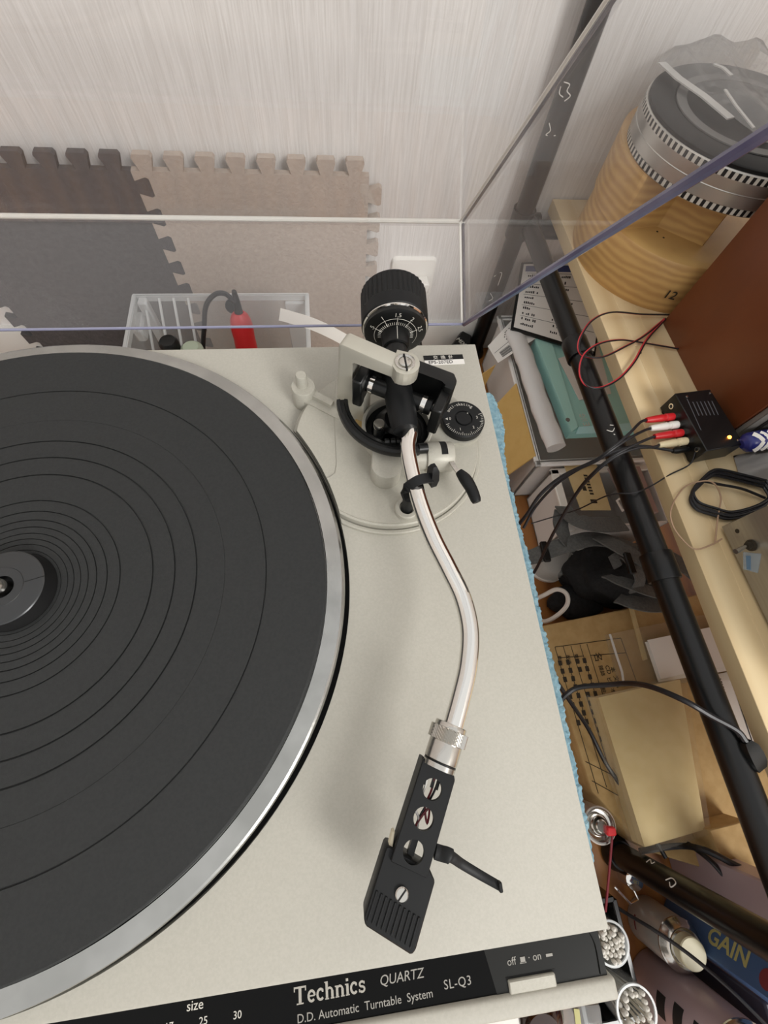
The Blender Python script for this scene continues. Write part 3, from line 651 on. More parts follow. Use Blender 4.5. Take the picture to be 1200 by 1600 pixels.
for x in (-128, 206):
    bm = new(); bx(bm, x - 16, x + 16, 158, 176, -44, -8, 2); prism(bm, [(x - 13, 164), (x + 13, 164), (x + 13, 184), (x - 13, 184)], -20, -4, None, 1.5); obj('hinge', bm, black, T)

# ---------------------------------------------------------------- black pipe rack with the pine board
RK = thing('pipe_rack', (476, 150, -440), 'black tubular steel rack frame standing right of the turntable, assembly marks in white pen', 'rack')
def pole(name, p, q, r=12.6, **k):
    bm = new(); tube(bm, [p, q], r, 20); return obj(name, bm, polem, RK)
PR, PF = Vector((447, 560, 0)), Vector((487, -279, 0))
post_r = pole('post', (447, 560, -440), (447, 560, 420), 13.5); post_f = pole('post', (487, -279, -440), (487, -279, 300), 14)
rail = pole('rail', (458, 560, -174), (484, -279, -174)); pole('rail', (447, 560, -186), (1020, 560, -186)); pole('rail', (487, -279, -186), (1040, -279, -186))
for y, x in ((314, 465.5), (30, 474.3)):
    bm = new(); lathe(bm, [(12.7, -14), (15, -14), (15.4, -13), (15.4, 13), (15, 14), (12.7, 14)], 24, frame((x, y, -174), (26, -839, 0)), 0, 0, True); obj('joint_sleeve', bm, polem, RK)
bm = new(); lathe(bm, [(13.6, -20), (16.4, -20), (16.6, 20), (13.6, 20)], 24, Matrix.Translation((447, 560, -176)), 0, 0, True); tube(bm, [(447, 560, -178), (474, 559, -178)], 15.6, 20); obj('corner_joint', bm, polem, RK)
bm = new(); lathe(bm, [(14.1, -20), (16.8, -20), (17, 20), (14.1, 20)], 24, Matrix.Translation((487, -279, -178)), 0, 0, True); obj('corner_joint', bm, polem, RK)
for p in ((447, 560), (487, -279)):
    bm = new(); lathe(bm, [(0, -440), (19, -440), (20, -436), (16, -424), (0, -424)], 24, Matrix.Translation((*p, 0))); obj('foot', bm, black, RK)
def mark(par, pts, fr, r=.55):
    bm = new(); tube(bm, spline(pts, 5), r, 5); obj('pen_mark', bm, pagew, par)
# pen marks lie on the camera-side skin of the poles
mark(post_r, [(435.2, 552.9, -13.6), (440.6, 547.8, -13.5), (440.3, 547.9, -19.2), (445.5, 546.3, -22.8), (441.4, 547.4, -28.1)], 0)
mark(post_r, [(434.2, 554.9, -18.4), (434.9, 553.4, -24.0), (438.9, 548.8, -25.3)], 0)
mark(post_r, [(434.9, 553.4, -51.7), (438.1, 549.5, -57.5), (435.6, 552.2, -63.4), (445.4, 546.3, -60.9)], 0)
mark(post_r, [(433.6, 556.7, -262.3), (440.3, 547.9, -248.3), (441.4, 547.4, -271.7)], 0)
mark(post_r, [(436.8, 550.7, -305.1), (440.6, 547.7, -297.3), (435.2, 552.8, -291.2)], 0)
mark(rail, [(458.7, 186.4, -162.0), (465.0, 184.5, -162.0), (469.4, 191.1, -162.0), (464.6, 193.0, -162.0)], 0)
mark(rail, [(465.4, 181.1, -162.0), (465.9, 180.2, -162.0), (466.6, 180.2, -162.0)], 0)
mark(post_f, [(480.7, -266.2, -359.5), (486.6, -264.7, -360.4), (482.3, -265.5, -352.4), (486.3, -264.7, -352.2)], 0)
mark(post_f, [(475.7, -270.3, -322.1), (479.2, -267.0, -315.4), (477.2, -268.6, -307.7), (473.9, -273.2, -313.3), (475.8, -270.1, -316.2)], 0)
# board of glued pine strips
SH = thing('pine_shelf', (690, 140, -174), 'light pine laminated board lying on the black rack', 'shelf')
random.seed(3); x = 0; yb, yf = 582.0, -330.0
w = [30, 24, 34, 28, 40, 36, 44, 40, 44, 44, 44]
def sx(y): return 493.5 + (582 - y) * (503 - 493.5) / 712.
off = 0
for i, ww in enumerate(w):
    cuts = [yb, yf] if i > 5 else [yb, random.uniform(120, 420), yf]
    for y1, y0 in zip(cuts, cuts[1:]):
        bm = new(); zt = -155 + random.uniform(-.15, .15)
        prism(bm, [(sx(y0) + off, y0), (sx(y0) + off + ww, y0), (sx(y1) + off + ww, y1), (sx(y1) + off, y1)], -173.2, zt, None, .35); obj('plank', bm, pine, SH, 0)
    off += ww
for (px, py) in ((560, -20), (530, 290)):
    bm = new(); lathe(bm, [(0, -154.9), (2, -154.9), (2, -154.6), (0, -154.6)], 10, Matrix.Translation((px, py, 0))); obj('knot', bm, ink, SH)

# ---------------------------------------------------------------- things on the board
DC = (611, 466)
DR = thing('wooden_drum', (DC[0], DC[1], -155), 'round turned pale wood drum stand on the pine board by the wall', 'stand')
MD = Matrix.Translation((DC[0], DC[1], 0))
bm = new(); lathe(bm, [(0, -155), (114, -155), (115, -153), (113, -98), (111, -94), (108, -92.6), (100, -92), (0, -92)], 120, MD); obj('drum_base', bm, drumw, DR, 30)
q = [Vector((558.3, 427.0, -92.0)), Vector((604.0, 392.1, -92.0))]
d_ = (q[1] - q[0]).normalized(); n_ = Vector((-d_.y, d_.x, 0)); bk2 = q[1] + n_ * 70
bm = new(); prism(bm, circ(40, 116, DC, math.radians(92), math.radians(203), True) + [(q[0].x, q[0].y), (q[1].x, q[1].y), (bk2.x, bk2.y), (612, 575)], -93, -34, None, .8); obj('drum_shell', bm, drumw, DR)
for (px, py) in ((1027, 360), (1034, 378)):
    v = Vector((554.9, 417.7, -92.0)) + Vector((px - 1027, -(py - 360), 0)) * .6
    bm = new(); lathe(bm, [(0, -92.4), (1.3, -92.4), (1.3, -91.8), (0, -91.8)], 10, Matrix.Translation((v.x, v.y, 0))); obj('nail', bm, ink, DR)
lettering('burnt_mark', '12', 15, Vector((568, 357.2, -133)), (.93, -.33, .0), (0, 0, 1), ink, DR, .2)
PC2 = (603, 457)
FD = thing('strobe_drum', (*PC2, -34), 'silver drum with black and white strobe bands and black rubber top, on the wooden drum', 'drum')
MP = Matrix.Translation((*PC2, 0)); N = 190
bm = new()
lathe(bm, [(0, -34), (104.5, -34), (105.5, -33)], N, MP); lathe(bm, [(105.5, -33), (105.5, -27)], N, MP, 1)
lathe(bm, [(105.5, -27), (106, -26.4), (105.6, -16), (106.2, -15.4), (105.6, -14.8), (105.6, -5)], N, MP); lathe(bm, [(105.6, -5), (105.6, 1)], N, MP, 1)
lathe(bm, [(105.6, 1), (104, 2), (0, 2)], N, MP)
k = 0
for f in bm.faces:
    if f.material_index == 1: f.material_index = 1 + k % 2; k += 1
bmesh.ops.remove_doubles(bm, verts=bm.verts, dist=.01)
obj('drum_body', bm, [film, dotk, dotw], FD, 30)
bm = new(); lathe(bm, [(0, 2), (103, 2), (103.4, 5), (102, 6), (78, 6), (77.6, 5.4), (77.2, 6), (0, 6)], 96, MP); pad = obj('rubber_pad', bm, black_soft, FD)
bm = new(); lathe(bm, [(76.5, 6), (76.5, 7), (66, 7), (66, 6)], 96, MP, 0, 0, True); obj('pad_ring', bm, ringm, pad)
# bag on the drum
BG = thing('plastic_bag', (645, 490, 7), 'crumpled clear plastic bag lying on the strobe drum', 'bag')
random.seed(11); bm = new(); g = 22; vs = []
Q = quadmap([(533.9, 551.2, 10.0), (592.6, 398.4, 10.0), (711.3, 506.5, 14.0), (638.2, 660.2, 14.0)])
for i in range(g):
    for j in range(g):
        p = Q(i / (g - 1), j / (g - 1)); ed = min(i, j, g - 1 - i, g - 1 - j)
        h = (6 + 6 * math.sin(i * .45 + j * .2) * math.sin(j * .33 + 1) + random.uniform(-.8, .8)) * min(1, ed / 2) + random.uniform(0, .5)
        vs.append(bm.verts.new((p.x, p.y, min(28, 9 + max(0, h)))))
for i in range(g - 1):
    for j in range(g - 1): bm.faces.new((vs[i * g + j], vs[(i + 1) * g + j], vs[(i + 1) * g + j + 1], vs[i * g + j + 1]))
bmesh.ops.solidify(bm, geom=list(bm.faces), thickness=.6); obj('bag_film', bm, clear('bag_film', (.93, .93, .94), .26, (.62, .62, .6), .15, 1.4), BG, 60)
bm = new(); ribbon(bm, [(530.4, 537.4, 12.0), (536.3, 504.1, 13.0), (551.9, 470.7, 13.0), (566.4, 433.2, 12.0)], 10, 1.2); ribbon(bm, [(568.1, 467.5, 20.0), (567.0, 438.2, 20.0), (574.6, 406.5, 17.0)], 3, 1); ribbon(bm, [(577.8, 518.5, 20.0), (583.0, 508.7, 21.0), (588.1, 496.3, 20.0)], 5, 1); obj('bag_fold', bm, clear('bag_fold', (.9, .9, .9), .7, (.72, .71, .68), .2, 1.4), BG)
# loudspeaker
SP = thing('loudspeaker', (680, 249, -155), 'brown wood veneered loudspeaker cabinet standing on the pine board', 'loudspeaker')
MS2 = Matrix.Translation((577, 338, 0)) @ Matrix.Rotation(math.radians(2.3), 4, 'Z')
bm = new(); bx(bm, 0, 230, -172, 0, -155, 190, 1.2, 0, MS2, 2); obj('cabinet', bm, spkw, SP)
bm = new(); bx(bm, 4, 226, -178, -172, -151, 186, .8, 0, MS2); ba = obj('baffle', bm, duct_grey, SP)
bm = new(); bx(bm, 16, 214, -181, -177.6, -139, 174, 2, 0, MS2); obj('grille_cloth', bm, grille, ba)
# phono amplifier
PA = thing('phono_amplifier', (560, 171, -155), 'small black phono preamplifier box with glowing orange light', 'amplifier')
pa = [(524.5, 208), (532, 135), (577, 141), (568, 212)]
bm = new(); prism(bm, pa, -153.5, -128, None, .7, 0, 1., 1); obj('case', bm, boxblack, PA)
for x, y in ((529, 202), (536, 140), (571, 146), (563, 206)):
    bm = new(); lathe(bm, [(0, -155), (3, -155), (3, -153.2), (0, -153.2)], 12, Matrix.Translation((x, y, 0))); obj('foot', bm, black, PA)
pn = Vector((-.995, -.1, 0)).normalized(); pd = (Vector((532, 135, 0)) - Vector((524.5, 208, 0))).normalized()
def pf(t, z): v = Vector((524.5, 208, 0)) + pd * t; v.z = z; return v
for t, z, r, m in ((9, -139, 3.2, chrome), (66, -137, 2.6, steel)):
    bm = new(); lathe(bm, [(r * .6, -1), (r, -1), (r, 1), (r * .6, 1)], 20, frame(pf(t, z), pn), 0, 0, True); obj('socket', bm, m, PA)
bm = new(); lathe(bm, [(0, -1), (1.6, -1), (1.6, .6), (.8, 1.4), (0, 1.6)], 14, frame((559, 141.5, -133), (.12, -.99, .3))); lathe(bm, [(0, 0), (1.9, 0), (1.5, 1.2), (0, 1.6)], 14, Matrix.Translation((563.5, 150, -128))); obj('power_light', bm, led, PA)
U2 = pd.cross(Vector((0, 0, 1)))
bm = new()
for t in range(6): bx(bm, 540 + t * 4.5, 541.2 + t * 4.5, 178, 196, -128.1, -127.9)
bx(bm, 535, 536, 160, 200, -128.1, -127.9); obj('case_print', bm, print_dark, PA)
for v in ((536.5, 203), (566, 207), (572, 146)):
    bm = new(); lathe(bm, [(0, -128), (1.4, -128), (1.2, -127.3), (0, -127.2)], 12, Matrix.Translation((*v, 0))); obj('case_screw', bm, steel, PA)
def rca(par, p, m):
    """plug p = point on the amp face; runs out along pn"""
    a = frame(p, pn)
    bm = new(); lathe(bm, [(0, 3), (4.0, 3), (4.3, 4), (4.4, 12), (3.6, 13), (3.6, 15), (4.2, 16), (4.0, 20), (3.2, 34), (2.6, 36), (0, 36)], 20, a); pl = obj('plug', bm, m, par)
    bm = new(); lathe(bm, [(0, -.5), (4.2, -.5), (4.2, 3.2), (0, 3.2)], 20, a); obj('plug_shell', bm, steel, pl)
    return p + pn * 34
creamy = mat('cream_plug', '#d8c9a4', .4)
for lab, (t1, m1), (t2, m2), tail in (
    ('black audio lead with red and white plugs at the far end of the preamplifier', (21, red), (31.5, white), [(439.6, 150.5, -140.0), (429.0, 146.0, -155.0), (410.2, 147.3, -190.0), (391.9, 137.8, -215.0), (380.1, 122.1, -240.0), (370.8, 111.7, -270.0)]),
    ('black audio lead with red and cream plugs at the near end of the preamplifier', (42, red), (52.5, creamy), [(442.1, 142.7, -140.0), (428.6, 135.6, -160.0), (425.4, 128.6, -200.0), (415.9, 99.8, -260.0), (417.2, 74.9, -330.0), (406.4, 66.1, -345.0)])):
    AL = thing('audio_lead', tuple(pf(t1, -141)), lab, 'cable', 'audio leads of the preamplifier')
    e1 = rca(AL, pf(t1, -141), m1); e2 = rca(AL, pf(t2, -141), m2)
    for e in (e1, e2):
        bm = new(); tube(bm, spline([e, e + pn * 10 + Vector((0, -2, 1)), e.lerp(Vector(tail[0]), .6) + Vector((0, 0, 4))] + [Vector(v) + Vector((0, e.y - pf(t1, 0).y, 0)) * .15 for v in tail], 6), 1.5, 8); obj('cord', bm, blackwire, AL)
PL2 = thing('power_lead', tuple(pf(60, -145)), 'black power lead with a straight barrel plug at the front of the preamplifier', 'cable')
a = frame(pf(60, -145), pn)
bm = new(); lathe(bm, [(0, -.5), (2.4, -.5), (3.2, 2), (3.6, 3), (3.6, 16), (2.4, 20), (0, 20)], 16, a); obj('plug', bm, black, PL2)
bm = new(); tube(bm, spline([pf(60, -145) + pn * 18, (477.2, 154.7, -146.0), (453.5, 152.8, -150.0), (431.5, 148.5, -165.0), (410.3, 144.2, -200.0), (395.5, 132.2, -240.0), (384.4, 113.2, -265.0)], 6), 1.7, 8); obj('cord', bm, blackwire, PL2)
wire('ground_lead', [pf(66, -137) + pn * 1, (531.1, 140.4, -141.0), (528.2, 131.7, -150.0), (505.8, 123.3, -155.0), (482.1, 112.5, -158.0), (461.2, 106.3, -158.0), (448.2, 114.5, -180.0), (455.1, 128.6, -250.0), (446.0, 136.3, -290.0), (412.9, 131.3, -300.0)], .8, blackwire, label='thin black earth wire running from the preamplifier past the black rail', cat='cable')
# loudspeaker wire: red and black twin
TW = thing('speaker_wire', (577, 330, -154), 'red and black twin loudspeaker wire looping off the board edge', 'cable')
zw = -152
w1 = [(585.4, 345.8, -150.0), (546.7, 347.4, -150.0), (505.4, 346.8, -146.0), (474.7, 332.3, -144.0), (454.3, 309.2, -146.0), (448.6, 293.3, -150.0), (454.3, 284.2, -152.0), (476.1, 281.7, -152.0), (509.6, 296.8, -152.0), (539.4, 312.5, -151.0), (576.8, 339.4, -150.0)]
w2 = [(575.3, 337.2, -149.0), (541.8, 307.3, -151.0), (513.3, 273.0, -151.0), (485.9, 249.0, -152.0), (456.9, 235.5, -150.0), (440.1, 239.8, -148.0), (437.7, 256.5, -146.0), (449.3, 279.8, -145.0), (472.4, 295.8, -145.0), (503.1, 306.1, -150.0), (525.1, 305.5, -152.0), (562.3, 296.5, -152.0), (581.0, 292.0, -152.0)]
for pp, o1 in ((w1, 0), (w2, 0)):
    for s, m in ((0, blackwire), (1, redwire)):
        bm = new(); sp = spline(pp, 6); sp = [v + Vector((.9, -.8, .9)) * (1 - s) if pp is w1 else v + Vector((1.1, -.9, .3)) * (1 - s) for v in sp]; tube(bm, sp, .95, 7); obj('conductor', bm, m, TW)
# coiled cable, tan wire
CC = thing('cable_coil', (565, 95, -155), 'black flat cable coiled on the board behind the silver amplifier', 'cable')
cp_ = [(603.9, 103.8, -150.0), (581.4, 111.9, -150.0), (557.6, 118.8, -149.0), (546.1, 117.9, -149.0), (532.3, 109.4, -150.0), (521.0, 100.8, -151.0), (516.8, 92.3, -151.0), (520.3, 83.4, -151.0), (534.0, 76.9, -151.0), (549.6, 71.6, -151.0), (571.4, 74.1, -150.0), (593.1, 81.4, -150.0), (604.4, 92.5, -150.0), (603.9, 103.8, -150.0)]
for i in range(4):
    bm = new(); tube(bm, [v + Vector((i * 1.6 - 3, i * 2.2 - 3, (i % 2) * 1.5)) for v in spline(cp_, 6)], 1.5, 7); obj('loop', bm, blackwire, CC)
bm = new(); tube(bm, spline([(597.7, 88.9, -151.0), (574.9, 99.7, -149.0), (552.1, 106.2, -149.0), (535.8, 110.9, -149.0)], 6), 1.5, 7); obj('loop', bm, blackwire, CC)
wire('tan_wire', [(529.8, 47.8, -150.0), (516.5, 42.7, -150.0), (498.6, 40.0, -152.0), (488.4, 54.0, -152.0), (483.7, 67.1, -150.0), (485.7, 80.1, -148.0), (502.3, 97.3, -152.0), (519.2, 108.9, -152.0), (537.8, 108.2, -144.0), (548.2, 93.6, -150.0), (536.4, 72.8, -150.0), (521.7, 44.6, -151.0)], .8, brownwire, label='thin tan wire tied in a loop over the board edge', cat='wire')
# silver amplifier at the right edge
SA = thing('silver_amplifier', (640, -20, -155), 'silver metal amplifier front with chrome toggle switch at the right edge', 'amplifier')
e0, e1 = Vector((536.5, 61, 0)), Vector((546, -110, 0)); ed = (e1 - e0).normalized(); en = Vector((ed.y, -ed.x, 0)); en = -en if en.x > 0 else en   # en points to -x
MA = Matrix((ed, Vector((0, 0, 1)), -en)).transposed().to_4x4(); MA.translation = e0
bm = new(); prism(bm, [(0, -152), (171, -152), (171, -35), (0, -35)], 0, 3, MA, .5); fp = obj('front_panel', bm, ampm, SA)
bm = new(); prism(bm, [(3, -149), (168, -149), (168, -38), (3, -38)], 3, 190, MA, 1); obj('case', bm, duct_grey, SA)
for t, zz in ((10, -138), (160, -138)):
    bm = new(); lathe(bm, [(0, -.6), (2.4, -.6), (2.2, .2), (0, .2)], 16, MA @ Matrix.Translation((t, zz, 0)) @ Matrix.Rotation(math.pi, 4, 'X')); obj('panel_screw', bm, ink, fp)
for x in (6, 165):
    for zz in (15, 175):
        v = MA @ Vector((x, 0, zz)); bm = new(); lathe(bm, [(0, -155), (7, -155), (7, -149.5), (0, -149.5)], 16, Matrix.Translation((v.x, v.y, 0))); obj('foot', bm, black, SA)
tb = MA @ Vector((27, -131, 0))
bm = new(); lathe(bm, [(0, 0), (5.5, 0), (5.5, 1.5), (3.4, 2), (3.4, 5), (0, 5)], 20, frame(tb, en)); tg_ = obj('toggle_bush', bm, ink, fp)
bm = new(); tube(bm, [tb + en * 4, tb + en * 11 + Vector((0, -1.5, .5)), tb + en * 20 + Vector((0, -4, 1))], 2.1, 14, 0, [.7, .9, 1.15]); obj('toggle_lever', bm, steel, tg_)
bm = new(); prism(bm, [(30, -142), (45, -150), (52, -138), (37, -126)], -.35, -.05, MA); obj('tape', bm, clear('tape', (.85, .9, .95), .3, (.6, .7, .8), .1), fp)
bm = new(); prism(bm, [(34, -141), (46, -146.5), (47.5, -143), (35.5, -136.5)], -.6, -.36, MA); obj('tape_ink', bm, bluetape, fp)
bm = new(); strokes(bm, [[(0, 0), (0, 4)], [(3, 0), (4.5, 6)]], .5, MA @ Vector((24, -112, -.1)), ed, (0, 0, 1)); obj('panel_print', bm, ink, fp, 0)
# blue tube with white chevrons, on a grey cloth
bm = new(); sweep(bm, spline([(573.1, 141.2, -128.0), (581.8, 141.8, -126.0), (603.8, 144.7, -126.0), (651.8, 150.4, -126.0)], 5), circ(18, 10.5), 0, (0, 0, 1), True, [.45, .62, .78, .9, .97] + [1] * 11)
bt = obj('marker_tube', bm, bluem, label='dark blue tube printed with white chevrons beside the loudspeaker', cat='tube')
b1, b2 = Vector((581.8, 141.8, -126.0)), Vector((651.8, 150.4, -126.0)); td = (b2 - b1).normalized(); tn = Vector((-.35, -.5, .79)); tn = (tn - td * tn.dot(td)).normalized(); tu = tn.cross(td)
for k in range(4):
    bm = new()
    for sgn2 in (1, -1):
        pts = []
        for j in range(6):
            th_ = math.radians(j * 11) * sgn2; rr = 10.75
            pts.append(b1 + td * (4 + k * 8.5 + 0 - j * 1.5 * 1) + (tn * math.cos(th_) + tu * math.sin(th_)) * rr)
        sweep(bm, pts, [(-2.1, -.15), (2.1, -.15), (2.1, .15), (-2.1, .15)], 0, tn)
    obj('chevron', bm, pagew, bt)
random.seed(4); bm = new(); g = 12; vs = []
Q = quadmap([(583, 112, 0), (650, 108, 0), (660, 152, 0), (588, 142, 0)])
for i in range(g):
    for j in range(g):
        p = Q(i / (g - 1), j / (g - 1)); e = min(i, j, g - 1 - i, g - 1 - j); vs.append(bm.verts.new((p.x, p.y, -154 + min(e, 3) * 5 + random.uniform(-3, 3) * (e > 0))))
for i in range(g - 1):
    for j in range(g - 1): bm.faces.new((vs[i * g + j], vs[(i + 1) * g + j], vs[(i + 1) * g + j + 1], vs[i * g + j + 1]))
bmesh.ops.solidify(bm, geom=list(bm.faces), thickness=.8)
obj('cloth', bm, greyf, None, 60, 'crumpled light grey cloth under the blue tube', 'cloth')

# ---------------------------------------------------------------- along the back wall
def teeth(n, pitch, w0, w1, h, phase=0.):
    """dovetail tabs along u from 0..n*pitch, v outward"""
    out = []
    for i in range(n):
        c = (i + .5) * pitch + phase; out += [(c - w0 / 2, 0), (c - w1 / 2, h * .8), (c - w1 / 2 + 2, h), (c + w1 / 2 - 2, h), (c + w1 / 2, h * .8), (c + w0 / 2, 0)]
    return out
def tile(x0, x1, m, label, left, right):
    z0, z1 = -422., -120.; n, p = 8, 37.7
    top = [(x0 + u, z1 + v) for u, v in teeth(n, (x1 - x0) / 8., 15, 24, 18)]
    bot = [(x0 + u, z0 - v) for u, v in teeth(n, (x1 - x0) / 8., 15, 24, 18)]
    rgt = [(x1 + s * right[0], z1 - u) for u, s in [(a, b) for a, b in teeth(n, p, 15, 24, 18, right[1])]] if right else []
    lft = [(x0 + left[0] * s, z1 - u) for u, s in teeth(n, p, 15, 24, 18, left[1])] if left else []
    poly = [(x0, z1)] + top + [(x1, z1)] + rgt + [(x1, z0)] + bot[::-1] + [(x0, z0)] + lft[::-1]
    bm = new(); prism(bm, poly, -572.4, -562.5, Matrix(((1, 0, 0, 0), (0, 0, -1, 0), (0, 1, 0, 0), (0, 0, 0, 1))), .0)
    obj('foam_tile', bm, m, None, 0, label, 'foam mat', 'interlocking foam tiles against the wall')
tile(-369, -77.4, foam_d, 'dark grey interlocking foam tile leaning on the wall, left one', (1, 4.), (1, 0.))
tile(-77, 220, foam_b, 'beige interlocking foam tile leaning on the wall below the socket side', (1.0, 0.), (1, 6.))
# wall outlet
WO = thing('wall_outlet', (302, 585, -292), 'white wall socket plate with two white plugs in it', 'socket')
MW = Matrix(((1, 0, 0, 0), (0, 0, -1, 585), (0, 1, 0, 0), (0, 0, 0, 1)))
bm = new(); prism(bm, circ(6, 6, (333, -254), 0, math.pi / 2, True) + circ(6, 6, (270, -254), math.pi / 2, math.pi, True) + circ(6, 6, (270, -368), math.pi, 1.5 * math.pi, True) + circ(6, 6, (333, -368), 1.5 * math.pi, 2 * math.pi, True), 0, 6, MW, 1.2, 0, .96); obj('plate', bm, white, WO)
bm = new(); prism(bm, [(284, -285), (320, -285), (320, -350), (284, -350)], 5, 8, MW, .8); obj('socket_insert', bm, white, WO)
bm = new(); lathe(bm, [(0, 5.5), (4.2, 5.5), (4, 7), (0, 7.2)], 20, MW @ Matrix.Translation((291, -283, 0))); obj('plate_screw', bm, duct_grey, WO)
PG = thing('power_plug', (318, 570, -300), 'white plug with white cable in the upper wall socket', 'plug')
bm = new(); bx(bm, 309, 327, 555, 577, -296, -276, 2); prism(bm, [(313, -297), (323, -297), (321, -318), (315, -318)], 8, 24, MW, 1); obj('plug_body', bm, white, PG)
bm = new(); tube(bm, spline([(318, 566, -314), (319, 562, -340), (318, 555, -375), (322, 540, -410), (325, 520, -436), (330, 470, -437)], 6), 2.4, 8); obj('cord', bm, whitewire, PG)
PG = thing('power_plug', (303, 570, -330), 'square white plug with dark cable in the lower wall socket', 'plug')
bm = new(); bx(bm, 293, 313, 553, 577, -332, -310, 2); obj('plug_body', bm, white, PG)
bm = new(); tube(bm, spline([(306, 562, -330), (309, 556, -350), (308, 545, -385), (300, 520, -428), (285, 480, -436)], 6), 3, 8); obj('cord', bm, duct_grey, PG)
# black adapter with white letters
AD = thing('adapter_box', Vector((412.9, 574.4, -420.0)), 'black adapter box with white lettering behind the deck corner', 'adapter')
q = [Vector((379.6, 529.7, -395.0)), Vector((415.2, 577.5, -395.0)), Vector((433.4, 563.9, -395.0)), Vector((421.4, 517.6, -395.0))]
bm = new(); prism(bm, [(v.x, v.y) for v in q], -440, -395, None, 3); obj('adapter_case', bm, black, AD)
lettering('adapter_print', 'MIX', 13, Vector((398.2, 552.8, -394.6)), (.55, -.83, 0), (.83, .55, 0), print_m, AD, .1)
# clear styrene box with a red iron
CB = thing('clear_box', (15, 410, -440), 'large clear plastic box standing behind the turntable', 'box')
x0, x1, y0, y1, zb, zt = -104, 127, 350, 470, -440, -221
bm = new(); t = 2.2
bx(bm, x0, x1, y0, y1, zb, zb + 3); bx(bm, x0, x0 + t, y0, y1, zb, zt); bx(bm, x1 - t, x1, y0, y1, zb, zt); bx(bm, x0, x1, y0, y0 + t, zb, zt); bx(bm, x0, x1, y1 - t, y1, zb, zt)
obj('box_shell', bm, boxclear, CB, 0)
for i in range(6):
    x = x0 + 4 + i * 19.
    if i < 4:
        bm = new(); tube(bm, [(x + 8, y1 - 4, zt - 2), (x - 2 + i * 3, y0 + 6, zb + 90)], 2.0, 6); obj('rib', bm, boxrib, CB)
bm = new(); bx(bm, x0 - 3, x1 + 3, y1 - 3, y1 + 2, zt - 8, zt); bx(bm, x0 - 4, x0 + 2, y0, y1, zt - 8, zt); bx(bm, x1 - 2, x1 + 4, y0, y1, zt - 8, zt); bx(bm, x0 - 3, x1 + 3, y0 - 2, y0 + 3, zt - 8, zt); obj('rim', bm, boxrib, CB)
bm = new(); bx(bm, 96, 124, 462, 468, -330, -230, 1); obj('corner_pocket', bm, boxrib, CB); bm = new(); bx(bm, x0 + 3, x0 + 16, 455, 468, -300, -222, 2); obj('corner_pocket', bm, boxrib, CB)
bm = new(); bx(bm, x0 - 8, x0 + 6, 425, 462, -262, -240, 3); obj('clip', bm, boxrib, CB)
IR = thing('soldering_iron', (70, 420, -437), 'red handled soldering iron with black cord standing in the clear box', 'tool')
h0, h1 = Vector((36.4, 430.0, -215.7)), Vector((34.4, 420.0, -291.4)); hd2 = (h1 - h0)
bm = new(); sweep(bm, [h0 + hd2 * t for t in (0, .06, .15, .3, .5, .75, 1.0, 1.6)], circ(20, 15.5), 0, (0, 1, 0), True, [.45, .72, .9, 1.0, .96, 1.0, 1.05, .9]); obj('handle', bm, red, IR)
bm = new(); e = h0 + hd2 * 1.6; tube(bm, [e, e + Vector((2, 0, -437 - e.z)) * 1.0], 5, 12); obj('shaft', bm, steel, IR)
bm = new(); tube(bm, [h0 + hd2 * .03, h0 - hd2 * .22, h0 - hd2 * .4], 6, 12, 0, [1, .8, .5]); obj('strain_relief', bm, black, IR)
bm = new(); tube(bm, spline([h0 - hd2 * .35, (34.9, 430.0, -197.2), (25.7, 432.0, -188.1), (12.7, 432.0, -189.0), (-3.0, 430.0, -204.9), (-13.9, 425.0, -234.3), (-29.0, 415.0, -284.2), (-36.8, 400.0, -353.0)], 6), 3.2, 8); obj('cord', bm, blackwire, IR)
bm = new(); lathe(bm, [(0, -3), (9, -3), (9.5, 0), (9, 3), (3, 3), (3, 3.4), (0, 3.4)], 24, frame(Vector((28.0, 440.0, -214.1)), (0, -1, .5))); obj('cord_button', bm, black, IR)
bm = new(); lathe(bm, [(0, 0), (13, 0), (13, 10), (10, 14), (0, 15)], 24, Matrix.Translation(Vector((-59.7, 400.0, -239.3)) - Vector((0, 0, 8)))); bx(bm, -26, -12, 392, 408, -436, -290, 2)
obj('black_cap', bm, black, None, 38, 'black round capped bottle standing inside the clear box', 'bottle')
v = Vector((-31.6, 395.0, -248.9)); bm = new(); lathe(bm, [(0, -436 - v.z), (15, -436 - v.z), (16.5, -10), (15, 4), (10, 9), (0, 10)], 28, Matrix.Translation(v)); obj('green_jar', bm, palegreen, None, 38, 'pale green round jar standing inside the clear box', 'jar')
# white bent handle
bm = new(); ribbon(bm, spline([(101.4, 345.0, -142.3), (113.9, 343.0, -145.1), (138.7, 338.0, -150.9), (167.5, 332.0, -163.9), (194.1, 326.0, -181.0), (223.0, 320.0, -205.4)], 5), 13, 3, (0, -.8, .6)); 
e = Vector((223.0, 320.0, -205.4)); bx(bm, e.x - 6, e.x + 6, 314, 326, -440, e.z, 1.5)
obj('white_scraper', bm, white, None, 38, 'white plastic scraper handle leaning out right of the clear box', 'tool')

